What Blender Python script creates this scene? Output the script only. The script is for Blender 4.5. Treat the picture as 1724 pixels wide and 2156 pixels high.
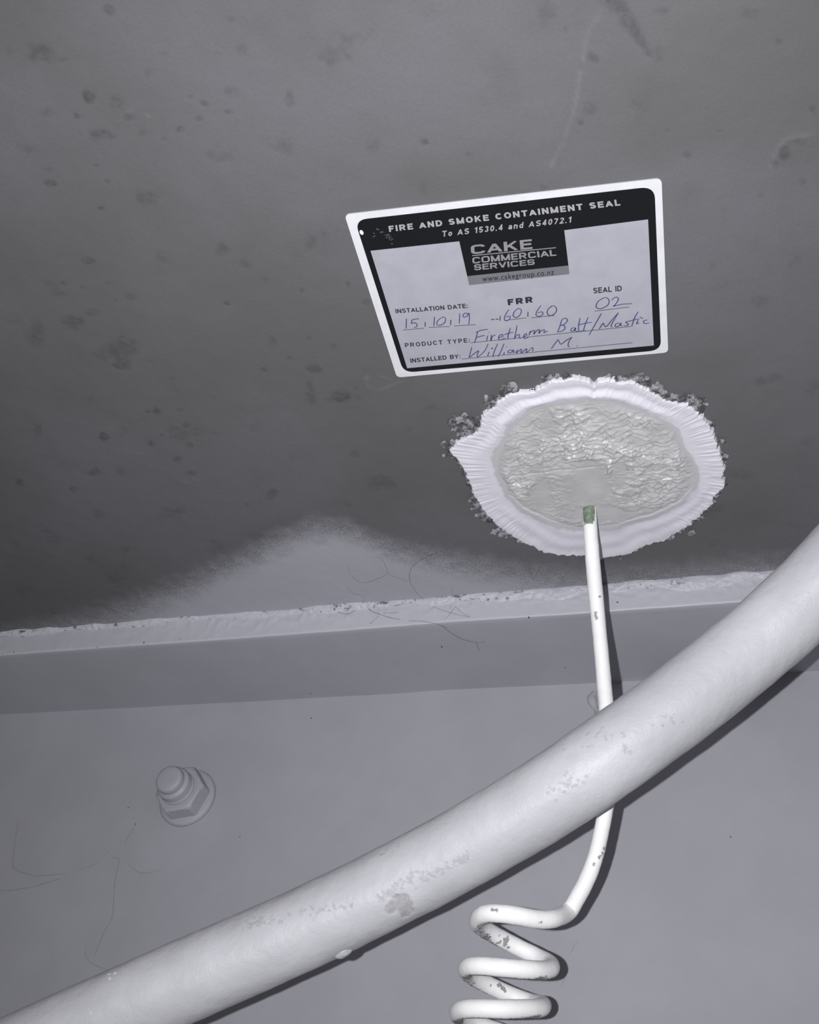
import bpy, bmesh, math, random
import numpy as np
from mathutils import Matrix, Vector, kdtree

for o in list(bpy.data.objects):
    bpy.data.objects.remove(o)
scene = bpy.context.scene
COL = scene.collection

# measured geometry of the place, metres (x along the beam, y towards the beam web, z up)
D = {
 'cam': {"loc":[0.0,0.0,1.6],"right":[0.955801,0.275582,0.102461],"down":[-0.099558,0.631266,-0.76915],"fwd":[-0.276644,0.724954,0.630801]},
 'light': [-0.0235,-0.00941,1.60052],
 'stains': [[-0.20302,0.12429,0.00737,0.00171,-0.00327,0.00526,0.5],[-0.19509,0.12818,0.00229,0.00053,-0.00054,0.0009,0.6],[-0.16844,0.13863,0.00179,0.00041,-0.00112,0.00217,0.45],[-0.19342,0.14244,0.00286,0.00065,-0.00165,0.0029,0.75],[-0.18507,0.14687,0.00421,0.00095,-0.00178,0.00326,0.35],[-0.21117,0.14372,0.00516,0.00117,-0.00201,0.00328,0.3],[-0.20183,0.14768,0.00155,0.00035,-0.00087,0.00149,0.6],[-0.19709,0.15573,0.00658,0.00147,-0.00212,0.00377,0.55],[-0.18102,0.15894,0.00189,0.00042,-0.00116,0.00222,0.65],[-0.18271,0.152,0.00204,0.00046,-0.00106,0.00199,0.35],[-0.15785,0.15,0.00148,0.00034,-0.00031,0.00064,0.4],[-0.15412,0.15372,0.00165,0.00037,-0.00061,0.00131,0.6],[-0.15816,0.15845,0.00134,0.0003,-0.00063,0.00134,0.4],[-0.14711,0.15838,0.00199,0.00045,-0.00037,0.00083,0.5],[-0.16735,0.16049,0.00221,0.00049,-0.00066,0.00136,0.5],[-0.17442,0.16327,0.00138,0.00031,-0.00069,0.00138,0.45],[-0.12407,0.15894,0.00226,0.00051,-0.0014,0.00361,0.5],[-0.1432,0.15157,0.00292,0.00067,-0.00071,0.00161,0.3],[-0.17102,0.11627,0.00234,0.00055,-0.00093,0.00168,0.5],[-0.13302,0.12843,0.00184,0.00043,-0.0005,0.00115,0.3],[-0.13328,0.13886,0.00235,0.00055,-0.00143,0.00333,0.35],[-0.14147,0.13778,0.00158,0.00037,-0.00068,0.00151,0.25],[-0.22649,0.17042,0.00312,0.00068,-0.00102,0.00167,0.8],[-0.22395,0.16458,0.00254,0.00056,-0.00066,0.00108,0.4],[-0.20453,0.16682,0.00125,0.00027,-0.00051,0.0009,0.5],[-0.20369,0.17434,0.00127,0.00028,-0.00041,0.00074,0.45],[-0.21203,0.18416,0.00167,0.00036,-0.00054,0.00097,0.6],[-0.1914,0.18473,0.00691,0.00149,-0.00248,0.00482,0.4],[-0.19435,0.19734,0.00094,0.0002,-0.00051,0.00101,0.6],[-0.17315,0.21124,0.00319,0.00066,-0.00208,0.00464,0.45],[-0.16706,0.2199,0.00265,0.00055,-0.00148,0.00347,0.35],[-0.13722,0.21579,0.00256,0.00053,-0.00155,0.00419,0.4],[-0.10061,0.18253,0.00297,0.00066,-0.00124,0.00393,0.4],[-0.10013,0.17008,0.00129,0.00029,-0.00033,0.00101,0.3],[-0.23023,0.20571,0.00334,0.00069,-0.00098,0.00171,0.55],[-0.24603,0.21365,0.00202,0.00041,-0.00093,0.00155,0.5],[-0.23911,0.21729,0.00182,0.00037,-0.00065,0.00112,0.5],[-0.22817,0.21777,0.0016,0.00032,-0.00062,0.00111,0.35],[-0.25128,0.21861,0.00287,0.00058,-0.00095,0.00159,0.4],[-0.25333,0.23381,0.00588,0.00115,-0.00255,0.00435,0.5],[-0.24224,0.23071,0.00311,0.00061,-0.00107,0.00189,0.35],[-0.22081,0.22599,0.00282,0.00057,-0.00121,0.00229,0.35],[-0.1825,0.23744,0.00178,0.00036,-0.00041,0.00093,0.6],[-0.22896,0.22613,0.00102,0.0002,-0.00075,0.00138,0.45],[-0.12939,0.23754,0.00113,0.00023,-0.00046,0.00135,0.5],[-0.1254,0.24808,0.00191,0.00038,-0.00045,0.0014,0.4],[-0.14924,0.23715,0.00115,0.00023,-0.00052,0.00136,0.4],[-0.16169,0.2293,0.00287,0.00058,-0.00091,0.00223,0.25],[-0.27404,0.23654,0.00473,0.00092,-0.00434,0.00695,0.4],[-0.23973,0.25146,0.0096,0.00184,-0.00388,0.00717,0.45],[-0.24388,0.26001,0.00435,0.00082,-0.0017,0.00315,0.55],[-0.17115,0.26053,0.00285,0.00055,-0.00203,0.00505,0.45],[-0.18157,0.27519,0.00168,0.00032,-0.00065,0.00159,0.6],[-0.15519,0.26147,0.00161,0.00031,-0.00046,0.00125,0.6],[-0.15941,0.27879,0.00415,0.00078,-0.00088,0.00239,0.6],[-0.1663,0.29259,0.0032,0.00059,-0.00293,0.0079,0.45],[-0.15262,0.29747,0.00594,0.00108,-0.00126,0.00367,0.7],[-0.14658,0.26742,0.00181,0.00035,-0.0008,0.00228,0.35],[-0.1679,0.27018,0.00165,0.00031,-0.0006,0.00155,0.4],[-0.24171,0.28989,0.00204,0.00037,-0.00117,0.00232,0.6],[-0.24656,0.28965,0.00137,0.00025,-0.0006,0.00116,0.5],[-0.26996,0.27728,0.00114,0.00021,-0.00096,0.00169,0.4],[-0.27534,0.30144,0.00309,0.00054,-0.00187,0.00337,0.65],[-0.3076,0.29245,0.00241,0.00042,-0.00265,0.00425,0.4],[-0.25509,0.30967,0.00166,0.00029,-0.00112,0.00217,0.75],[-0.24703,0.3054,0.00117,0.0002,-0.00077,0.00152,0.5],[-0.23204,0.3015,0.00206,0.00037,-0.00115,0.00239,0.5],[-0.23662,0.31422,0.00305,0.00053,-0.00134,0.00281,0.45],[-0.22997,0.29107,0.00248,0.00045,-0.0007,0.00144,0.4],[-0.21983,0.30885,0.00275,0.00048,-0.00055,0.00121,0.3],[-0.24736,0.32264,0.00216,0.00037,-0.00142,0.0029,0.5],[-0.24411,0.33376,0.00533,0.00089,-0.00111,0.00233,0.5],[-0.29388,0.32402,0.00399,0.00067,-0.00188,0.00332,0.5],[-0.33879,0.32429,0.00259,0.00043,-0.00153,0.00238,0.8],[-0.31365,0.33518,0.00309,0.0005,-0.00204,0.00347,0.4],[-0.28088,0.32655,0.00297,0.0005,-0.00144,0.00266,0.3],[-0.2103,0.35459,0.00291,0.00047,-0.00198,0.00489,0.4],[-0.30916,0.3561,0.00395,0.00062,-0.00207,0.00369,0.3],[-0.27262,0.36184,0.00644,0.00101,-0.00183,0.00368,0.3],[-0.22593,0.3607,0.00124,0.0002,-0.00061,0.00143,0.5],[-0.26313,0.35941,0.00255,0.0004,-0.00141,0.00291,0.3],[-0.33502,0.39133,0.00281,0.00041,-0.00188,0.0033,0.4],[-0.15894,0.33328,0.00316,0.00054,-0.00127,0.00382,0.3],[-0.17366,0.36978,0.0024,0.00038,-0.00072,0.00214,0.3],[-0.02205,0.16751,0.00206,0.00048,-0.00032,0.00219,0.5],[0.00083,0.15781,0.00308,0.00073,-0.00017,0.00176,0.4],[-0.03386,0.14958,0.004,0.00095,-0.00067,0.00366,0.3],[-0.03538,0.15381,0.00145,0.00034,-0.00019,0.00104,0.3],[-0.02906,0.15639,0.00072,0.00017,-0.00013,0.00075,0.4],[-0.02586,0.18475,0.00275,0.00062,-0.00046,0.00305,0.35],[-0.02921,0.18892,0.00108,0.00024,-0.00019,0.00121,0.55],[-0.03777,0.18434,0.00062,0.00014,-0.00018,0.00102,0.4],[-0.08287,0.18459,0.00195,0.00043,-0.00039,0.00141,0.6],[-0.06936,0.19229,0.0013,0.00029,-0.00022,0.0009,0.35],[0.00411,0.20907,0.00187,0.00041,-0.00012,0.00146,0.5],[0.0152,0.20191,0.00106,0.00024,-5e-05,0.00088,0.4],[0.03458,0.17535,0.00168,0.00039,-3e-05,0.00139,0.35],[0.04472,0.20158,0.00117,0.00026,1e-05,0.00241,0.4],[-0.00078,0.19833,0.00229,0.00051,-0.00013,0.0014,0.3],[0.03536,0.21634,0.00305,0.00067,-6e-05,0.00407,0.7],[0.03256,0.2185,0.00215,0.00047,-5e-05,0.00261,0.6],[0.03921,0.21174,0.00331,0.00074,-1e-05,0.00144,0.35],[0.04143,0.22703,0.00124,0.00027,-1e-05,0.0023,0.4],[0.02718,0.1648,0.00413,0.00098,-8e-05,0.00223,0.25],[-0.0459,0.211,0.00264,0.00057,-0.00032,0.00172,0.35],[-0.05396,0.19569,0.00129,0.00028,-0.00019,0.0009,0.25],[0.02725,0.22976,0.00158,0.00034,-5e-05,0.00156,0.3],[-0.03918,0.20179,0.00129,0.00028,-0.00025,0.00147,0.3],[0.0144,0.37751,0.00619,0.00103,-0.00022,0.00496,0.25],[-0.15322,0.35665,0.00695,0.00114,-0.00192,0.00615,0.35],[0.02573,0.27895,0.00347,0.00069,-0.0001,0.00331,0.25],[0.0094,0.25731,0.00204,0.00042,-0.00019,0.00309,0.25],[-0.11652,0.31062,0.00461,0.00083,-0.00079,0.00288,0.25],[-0.12876,0.3223,0.00259,0.00046,-0.0007,0.00241,0.3]],
 'dark_streaks': [[[-0.01467,0.14893,1.93],[-0.01173,0.15408,1.93],[-0.00978,0.15832,1.93],[-0.00713,0.16434,1.93],[-0.00417,0.17103,1.93]]],
 'light_streaks': [[[-0.01801,0.1541,1.93],[-0.02191,0.15853,1.93],[-0.02365,0.16204,1.93],[-0.02506,0.1673,1.93]],[[-0.02656,0.17103,1.93],[-0.02889,0.17888,1.93],[-0.0309,0.18448,1.93],[-0.03404,0.19089,1.93],[-0.03792,0.19736,1.93],[-0.04192,0.20309,1.93]],[[0.03099,0.21946,1.93],[0.03263,0.21482,1.93],[0.03391,0.212,1.93],[0.03697,0.2098,1.93],[0.04446,0.2097,1.93]],[[-0.27034,0.31146,1.93],[-0.26668,0.31346,1.93],[-0.26221,0.31491,1.93]],[[-0.31566,0.33524,1.93],[-0.31508,0.33761,1.93],[-0.31168,0.33664,1.93]],[[-0.13941,0.28794,1.93],[-0.13865,0.2924,1.93],[-0.13414,0.29555,1.93],[-0.12691,0.29341,1.93],[-0.12232,0.29255,1.93]],[[-0.13673,0.28644,1.93],[-0.1389,0.28975,1.93]],[[-0.1316,0.2874,1.93],[-0.12708,0.29109,1.93]],[[-0.25156,0.3383,1.93],[-0.2491,0.3398,1.93]],[[-0.24512,0.33755,1.93],[-0.24266,0.33905,1.93]],[[-0.18226,0.15044,1.93],[-0.18098,0.15018,1.93]],[[-0.17601,0.15295,1.93],[-0.175,0.15392,1.93]]],
 'spray_edge': [[-0.5053,0.44951],[-0.4334,0.45011],[-0.39614,0.44574],[-0.35958,0.44014],[-0.32153,0.42886],[-0.28486,0.41652],[-0.24884,0.40127],[-0.21485,0.38593],[-0.1998,0.38146],[-0.18891,0.38039],[-0.17784,0.38602],[-0.16618,0.39815],[-0.15324,0.40698],[-0.13509,0.41624],[-0.1214,0.42322],[-0.09812,0.43329],[-0.07428,0.44048],[-0.05014,0.44432],[-0.01425,0.4461],[0.02059,0.44543],[0.04841,0.44472],[0.08655,0.44568]],
 'pipe': [[0.10351,0.33786,1.90355,0.0182],[0.09239,0.34584,1.90051,0.01799],[0.08127,0.35381,1.89512,0.01777],[0.07015,0.36179,1.88825,0.01756],[0.05903,0.36977,1.88139,0.01735],[0.04791,0.37775,1.87453,0.01714],[0.03554,0.38457,1.86622,0.01696],[0.02168,0.38951,1.85604,0.01684],[0.00684,0.39255,1.84459,0.01678],[-0.0084,0.39427,1.83277,0.01676],[-0.02374,0.39543,1.82126,0.01675],[-0.03913,0.3968,1.81037,0.01673],[-0.05479,0.39892,1.80018,0.01668],[-0.071,0.40194,1.79071,0.01661],[-0.08779,0.40559,1.78196,0.01653],[-0.10486,0.40923,1.77377,0.01644],[-0.1219,0.41218,1.76577,0.01637],[-0.13877,0.41396,1.75763,0.01633],[-0.15551,0.41454,1.74931,0.01632],[-0.17225,0.41421,1.74095,0.01633],[-0.18894,0.41332,1.73275,0.01635],[-0.20539,0.41209,1.72476,0.01639],[-0.22144,0.4106,1.71685,0.01643],[-0.23714,0.40887,1.70889,0.01647],[-0.25263,0.40699,1.70085,0.01652],[-0.26812,0.40512,1.69281,0.01658],[-0.28361,0.40324,1.68477,0.01663],[-0.2991,0.40136,1.67673,0.01668],[-0.31459,0.39949,1.6687,0.01673]],
 'pipe_flakes': [[-0.13093,0.40007,1.75174],[-0.1325,0.39932,1.75255],[-0.13459,0.40038,1.75011],[-0.13931,0.40092,1.74736],[-0.14222,0.4014,1.74539],[-0.13825,0.40066,1.74803],[-0.13755,0.40011,1.74938],[-0.14195,0.4009,1.74619],[-0.14425,0.40037,1.74601],[-0.12787,0.39898,1.75486],[-0.13519,0.39918,1.75203],[-0.13973,0.4005,1.74783],[-0.1388,0.40056,1.74812],[-0.13076,0.39879,1.75448],[-0.1305,0.39908,1.75389],[-0.13142,0.40013,1.75162],[-0.13849,0.39986,1.74957],[-0.13856,0.39988,1.74946],[-0.13418,0.39995,1.75096],[-0.14331,0.40104,1.74546],[-0.13634,0.39974,1.75046],[-0.13952,0.40072,1.74754],[-0.13074,0.40031,1.75143],[-0.14213,0.40062,1.74661],[-0.13174,0.40031,1.75102],[-0.13202,0.39962,1.75222],[-0.14032,0.40068,1.74731],[-0.13123,0.39869,1.75435],[-0.13086,0.39989,1.75215],[-0.14383,0.40168,1.7442],[-0.1311,0.39949,1.75284],[-0.14336,0.4014,1.74474],[-0.13747,0.39955,1.7504],[-0.13732,0.40068,1.7484],[-0.14131,0.40091,1.74636],[-0.13816,0.40117,1.74751],[-0.13087,0.3999,1.75213],[-0.13866,0.40206,1.74598],[-0.14082,0.40141,1.74587],[-0.13261,0.39953,1.75241],[-0.13757,0.40087,1.74818],[-0.13132,0.40049,1.75102],[-0.14016,0.40017,1.74819],[-0.13693,0.402,1.74684],[-0.13323,0.40007,1.75107],[-0.13618,0.39947,1.75132],[-0.13673,0.39997,1.74999],[-0.13841,0.40094,1.74771],[-0.14373,0.40121,1.74478],[-0.13037,0.39866,1.75466],[-0.14227,0.40203,1.74431],[-0.13053,0.39908,1.75386],[-0.13963,0.40049,1.74794],[-0.13049,0.39867,1.75453],[-0.13987,0.40133,1.74648],[-0.12884,0.39887,1.75484],[-0.13458,0.4011,1.74882],[-0.14285,0.40009,1.74716],[-0.13329,0.39997,1.75123],[-0.13391,0.39967,1.7514],[-0.12918,0.40247,1.74942],[-0.12419,0.40105,1.75271],[-0.1091,0.39933,1.75927],[-0.12414,0.39928,1.75528],[-0.1143,0.40016,1.75684],[-0.12644,0.39909,1.75481],[-0.1265,0.40045,1.75261],[-0.12625,0.39992,1.7537],[-0.11525,0.39994,1.75681],[-0.11782,0.39977,1.75632],[-0.11808,0.39959,1.75641],[-0.11798,0.40056,1.75545],[-0.12254,0.4003,1.75432],[-0.12005,0.39916,1.75647],[-0.1086,0.3994,1.75952],[-0.12576,0.39926,1.75497],[-0.11325,0.39933,1.7583],[-0.12411,0.39991,1.75417],[-0.12468,0.40051,1.75315],[-0.12123,0.40108,1.75381],[-0.12573,0.40128,1.75194],[-0.10938,0.39892,1.75963],[-0.12074,0.40007,1.75524],[-0.12487,0.40125,1.75227],[-0.12992,0.3993,1.75334],[-0.12652,0.4008,1.75238],[-0.12365,0.39968,1.75491],[-0.1183,0.4009,1.7548],[-0.11631,0.39942,1.75717],[-0.10786,0.39877,1.76011],[-0.11019,0.39836,1.76025],[-0.12252,0.40052,1.75398],[-0.11593,0.39979,1.75688],[-0.11203,0.39898,1.75887],[-0.12731,0.40015,1.75286],[-0.11057,0.3985,1.7598],[-0.11961,0.39973,1.75583],[-0.11325,0.39857,1.75906],[-0.12214,0.40078,1.7539],[-0.11621,0.3985,1.75838],[-0.10912,0.39767,1.76125],[-0.11096,0.39807,1.76022],[-0.1076,0.39704,1.76249],[-0.11263,0.39987,1.75765],[-0.11056,0.3995,1.7588],[-0.11109,0.40008,1.75807],[-0.10732,0.39804,1.76109],[-0.10911,0.39793,1.76085],[-0.11196,0.3987,1.75933],[-0.10826,0.39786,1.76112],[-0.11091,0.39923,1.75891],[-0.11142,0.39853,1.75956],[-0.10774,0.39864,1.76035],[-0.10987,0.3996,1.75878],[-0.18829,0.39721,1.73341],[-0.19756,0.39716,1.73316],[-0.19013,0.39717,1.7334],[-0.19177,0.39707,1.73345],[-0.19082,0.39712,1.73375],[-0.18696,0.3974,1.73515],[-0.19898,0.39766,1.7343],[-0.19587,0.39691,1.73145],[-0.18435,0.39747,1.73377],[-0.19327,0.39698,1.73273],[-0.19461,0.39739,1.73477],[-0.19707,0.39682,1.73123],[-0.19533,0.39727,1.73372],[-0.19138,0.39719,1.73379],[-0.19938,0.39676,1.7311],[-0.1959,0.39776,1.73556],[-0.19268,0.39701,1.73239],[-0.19598,0.39703,1.73267],[-0.18763,0.39741,1.73495],[-0.18347,0.39753,1.73405],[-0.18403,0.39744,1.73473],[-0.19306,0.3972,1.73413],[-0.19626,0.39683,1.7314],[-0.19442,0.39725,1.73429],[-0.18937,0.39714,1.73326],[-0.19292,0.39745,1.73539],[-0.1886,0.39729,1.73512],[-0.18808,0.39756,1.73658],[-0.18389,0.39747,1.7346],[-0.19183,0.39741,1.7354],[-0.17164,0.39851,1.7372],[-0.17394,0.39802,1.73918],[-0.17479,0.39797,1.73858],[-0.16589,0.39881,1.73945],[-0.15506,0.40007,1.74159],[-0.17576,0.39803,1.73732],[-0.15871,0.39957,1.74092],[-0.16264,0.39884,1.74146],[-0.16423,0.39905,1.73924],[-0.16678,0.39875,1.73907],[-0.16848,0.39857,1.73919],[-0.18028,0.39766,1.73716],[-0.16733,0.3985,1.73989],[-0.15491,0.39993,1.74217],[-0.16162,0.39924,1.74015],[-0.16896,0.39872,1.7381],[-0.17174,0.39808,1.74056],[-0.15793,0.39999,1.74051],[-0.17993,0.39767,1.73645],[-0.17603,0.39788,1.73885],[-0.15546,0.40022,1.74119],[-0.16545,0.3986,1.74091],[-0.15973,0.39942,1.74076],[-0.17046,0.39821,1.73936],[-0.18098,0.39772,1.73748],[-0.16719,0.39862,1.73917],[-0.06731,0.38633,1.78541],[-0.064,0.38728,1.78438],[-0.06875,0.38605,1.78598],[-0.06143,0.38626,1.7866],[-0.065,0.38665,1.78512],[-0.07294,0.38674,1.78431],[-0.06708,0.38786,1.78263],[-0.0625,0.3871,1.785],[-0.06754,0.38629,1.78543],[-0.07067,0.38917,1.77991],[-0.05813,0.38604,1.78781],[-0.07118,0.38723,1.78315],[-0.06392,0.38565,1.78735],[-0.06503,0.38598,1.78638],[-0.06571,0.38481,1.78952],[-0.05941,0.38701,1.78596],[-0.07388,0.38779,1.78172],[-0.06578,0.38661,1.78512],[-0.06586,0.3866,1.7851],[-0.06606,0.38693,1.78437],[-0.0718,0.38716,1.78313],[-0.07364,0.38765,1.78217],[-0.06633,0.38521,1.78819],[-0.06448,0.38621,1.78604],[-0.069,0.38734,1.78321],[-0.0737,0.38765,1.78213],[-0.0592,0.38275,1.79942],[-0.05675,0.38239,1.79903],[-0.05288,0.38181,1.80464],[-0.05714,0.38287,1.80489],[-0.05657,0.38285,1.80557],[-0.05097,0.38164,1.8069],[-0.05541,0.38221,1.7995],[-0.06709,0.38478,1.79949],[-0.05394,0.38192,1.8033],[-0.04305,0.38113,1.8036],[-0.02615,0.38122,1.81028],[-0.01948,0.38454,1.80927],[-0.03067,0.38165,1.80692],[-0.02256,0.38165,1.81148],[-0.02703,0.38255,1.80718],[-0.02732,0.38079,1.81058],[-0.0237,0.38206,1.81004],[-0.02571,0.38134,1.81046],[-0.02341,0.3827,1.80926],[-0.0226,0.38358,1.80847],[-0.04236,0.38412,1.79672],[-0.04069,0.38452,1.79687],[-0.04263,0.38351,1.79757],[-0.04046,0.38496,1.79641],[-0.04196,0.38318,1.79843],[-0.04277,0.38274,1.79901],[-0.04042,0.38441,1.79722],[-0.04264,0.38336,1.79782],[-0.14255,0.39952,1.76414],[-0.14486,0.39969,1.76301],[-0.13744,0.39874,1.76551],[-0.14418,0.39951,1.76285],[-0.1377,0.39941,1.7671],[-0.14512,0.39961,1.76254],[-0.14374,0.39948,1.76319],[-0.1399,0.39864,1.76352],[-0.04951,0.38154,1.80134],[-0.04226,0.38135,1.80285],[-0.04991,0.38147,1.80234],[-0.05173,0.38166,1.80521],[-0.04716,0.38124,1.80274],[-0.0424,0.38153,1.80234]],
 'pipe_peel': [[-0.13667,0.40324,1.74544],[-0.13451,0.404,1.74573],[-0.13346,0.40643,1.74431],[-0.13561,0.40748,1.74276],[-0.13342,0.4096,1.74295],[-0.13707,0.40538,1.74335],[-0.1353,0.41022,1.74182],[-0.13597,0.40458,1.74459],[-0.13843,0.40447,1.74359],[-0.14013,0.40536,1.74199]],
 'pipe_bump': [-0.16206,0.41704,1.72806],
 'pipe_specks': [[-0.25334,0.39385,1.71085],[-0.25054,0.39366,1.7114],[-0.25155,0.39258,1.70886],[-0.25475,0.39095,1.6956]],
 'cable': [[-0.05605,0.3855,1.93502,0.00334],[-0.05631,0.38818,1.92948,0.00328],[-0.05656,0.39198,1.92164,0.00331],[-0.05669,0.39707,1.91126,0.00341],[-0.0566,0.40274,1.89976,0.0035],[-0.05634,0.4086,1.88788,0.00348],[-0.05599,0.41546,1.87386,0.00338],[-0.05542,0.42104,1.85684,0.00341],[-0.05449,0.42282,1.83925,0.00343],[-0.0538,0.42429,1.8228,0.00337],[-0.05444,0.42789,1.80807,0.00331],[-0.05652,0.43156,1.79577,0.00329],[-0.05911,0.43404,1.78513,0.00325],[-0.06197,0.43635,1.77564,0.00333],[-0.06572,0.43892,1.76744,0.00341],[-0.07016,0.44131,1.76051,0.00346],[-0.07462,0.44355,1.75482,0.0035],[-0.0785,0.43089,1.74767,0.00357],[-0.08403,0.42414,1.74512,0.00357],[-0.0907,0.4187,1.74451,0.00357],[-0.09809,0.41681,1.74475,0.00357],[-0.1052,0.42028,1.74553,0.00357],[-0.11017,0.4302,1.74641,0.00357],[-0.11139,0.44127,1.74761,0.00357],[-0.10792,0.45164,1.74772,0.00357],[-0.10016,0.45981,1.74569,0.00357],[-0.09108,0.46181,1.7421,0.00357],[-0.08519,0.45804,1.73851,0.00357],[-0.08295,0.45264,1.73518,0.00357],[-0.08333,0.44515,1.73179,0.00357],[-0.08791,0.43658,1.72913,0.00357],[-0.09643,0.43089,1.72797,0.00357],[-0.1061,0.43032,1.72834,0.00357],[-0.11314,0.43462,1.72951,0.00357],[-0.11719,0.44355,1.73061,0.00357],[-0.11768,0.45304,1.73132,0.00357],[-0.11392,0.4637,1.73124,0.00357],[-0.10518,0.47208,1.72938,0.00357],[-0.09596,0.47335,1.7267,0.00357],[-0.09003,0.46728,1.72445,0.00357],[-0.08798,0.46192,1.72231,0.00357],[-0.08825,0.45415,1.71929,0.00357],[-0.09314,0.44545,1.71663,0.00357],[-0.10171,0.4402,1.71496,0.00357],[-0.11147,0.44004,1.71481,0.00357],[-0.11825,0.44484,1.71553,0.00357],[-0.1224,0.45396,1.71636,0.00357],[-0.12296,0.4635,1.71699,0.00357],[-0.11956,0.47356,1.71743,0.00357],[-0.11073,0.48122,1.71644,0.00357],[-0.10146,0.48229,1.71402,0.00357],[-0.09552,0.47658,1.71136,0.00357],[-0.09277,0.47088,1.70991,0.00357],[-0.09295,0.46296,1.7071,0.00357],[-0.09777,0.45413,1.70463,0.00357],[-0.10632,0.44882,1.70304,0.00357],[-0.1161,0.44872,1.70281,0.00357],[-0.12294,0.45363,1.70337,0.00357],[-0.12719,0.46292,1.70396,0.00357],[-0.12783,0.47261,1.70438,0.00357],[-0.1245,0.48281,1.70463,0.00357],[-0.1157,0.49052,1.70357,0.00357],[-0.10639,0.49153,1.70124,0.00357],[-0.10036,0.48566,1.6988,0.00357],[-0.09755,0.47985,1.69751,0.00357],[-0.09765,0.47177,1.69492,0.00357],[-0.1024,0.4628,1.69263,0.00357],[-0.11092,0.45744,1.69111,0.00357],[-0.12073,0.45739,1.69081,0.00357],[-0.12763,0.46242,1.6912,0.00357],[-0.13197,0.47189,1.69157,0.00357],[-0.13269,0.48173,1.69177,0.00357],[-0.12944,0.49206,1.69184,0.00357],[-0.12066,0.49982,1.69071,0.00357],[-0.11131,0.50076,1.68847,0.00357],[-0.10521,0.49474,1.68624,0.00357]],
 'cable_marks': [[-0.10043,0.41406,1.74509],[-0.09935,0.41363,1.74495],[-0.09811,0.41337,1.74467],[-0.08265,0.42221,1.74334],[-0.08215,0.42257,1.74365],[-0.05442,0.40537,1.88813],[-0.0567,0.40832,1.88119],[-0.05681,0.40898,1.88003],[-0.05647,0.40959,1.87882],[-0.05991,0.43405,1.77441],[-0.05873,0.43436,1.77617],[-0.05787,0.43412,1.77834],[-0.06235,0.43421,1.77143],[-0.10511,0.45179,1.74536],[-0.10544,0.45207,1.74492],[-0.10559,0.44997,1.74674],[-0.10309,0.45392,1.74497],[-0.10699,0.44847,1.74638],[-0.10838,0.44434,1.74846],[-0.10402,0.45222,1.7462],[-0.10976,0.44258,1.74637],[-0.10657,0.45179,1.74459],[-0.10628,0.44916,1.74674],[-0.10709,0.44834,1.74664],[-0.10326,0.4529,1.74643],[-0.10255,0.45369,1.74761],[-0.10235,0.45565,1.74391],[-0.10343,0.45319,1.74535],[-0.10237,0.45368,1.74626],[-0.10379,0.45422,1.74446],[-0.10555,0.45057,1.7467],[-0.10719,0.4484,1.74641],[-0.10843,0.44371,1.74887],[-0.10888,0.44598,1.7464],[-0.10995,0.44145,1.7471],[-0.10876,0.44419,1.74728],[-0.10609,0.44983,1.74665],[-0.11311,0.45985,1.73267],[-0.1058,0.46768,1.72952],[-0.11378,0.45795,1.73167],[-0.10638,0.46715,1.72994],[-0.10655,0.46713,1.73035],[-0.1116,0.46264,1.7303],[-0.11453,0.45889,1.72972],[-0.11203,0.46188,1.73035],[-0.11124,0.46275,1.7301],[-0.10832,0.46529,1.73084],[-0.10712,0.46654,1.73037],[-0.11369,0.45964,1.73],[-0.11494,0.45518,1.7317],[-0.10674,0.46706,1.72999],[-0.11579,0.45416,1.73058],[-0.10601,0.46731,1.73007],[-0.10795,0.46613,1.73168],[-0.1076,0.46621,1.7315],[-0.1125,0.46106,1.73068],[-0.11505,0.45683,1.7307]],
 'seal_outer': [[-0.06293,0.30362],[-0.05803,0.30239],[-0.05034,0.30256],[-0.04376,0.30463],[-0.04229,0.30767],[-0.0401,0.30574],[-0.03554,0.30574],[-0.03132,0.30822],[-0.02607,0.30857],[-0.02346,0.31202],[-0.01799,0.31731],[-0.01252,0.3232],[-0.00859,0.32578],[-0.00515,0.32531],[-0.00259,0.33128],[0.00093,0.33504],[0.00349,0.3423],[0.00535,0.34957],[0.00679,0.35812],[0.00741,0.36797],[0.00621,0.37528],[0.00688,0.38049],[0.00398,0.38585],[0.00019,0.39386],[-0.00218,0.39822],[-0.00813,0.40488],[-0.01656,0.41351],[-0.02312,0.41833],[-0.03318,0.42126],[-0.0429,0.42736],[-0.05207,0.42754],[-0.05792,0.42978],[-0.06461,0.42493],[-0.07371,0.42359],[-0.08414,0.41896],[-0.09199,0.41093],[-0.09943,0.40156],[-0.10405,0.39277],[-0.10696,0.38512],[-0.1083,0.37507],[-0.10961,0.36528],[-0.10958,0.35335],[-0.10947,0.3482],[-0.11369,0.3371],[-0.10964,0.3331],[-0.10314,0.32937],[-0.09667,0.32715],[-0.09358,0.31923],[-0.08954,0.31421],[-0.08314,0.30919],[-0.07858,0.3067],[-0.07287,0.30611],[-0.06751,0.3071]],
 'seal_inner': [[-0.08204,0.32713],[-0.06878,0.31797],[-0.05642,0.31574],[-0.0448,0.31675],[-0.03372,0.32098],[-0.02313,0.3296],[-0.0139,0.33807],[-0.00993,0.35524],[-0.00557,0.37078],[-0.01081,0.38542],[-0.01798,0.39095],[-0.03502,0.39857],[-0.05219,0.40227],[-0.06781,0.39913],[-0.07886,0.39026],[-0.08923,0.37883],[-0.09298,0.36268],[-0.09267,0.34913],[-0.08747,0.33696]],
 'seal_center': [-0.05096,0.3581,1.93],
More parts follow.
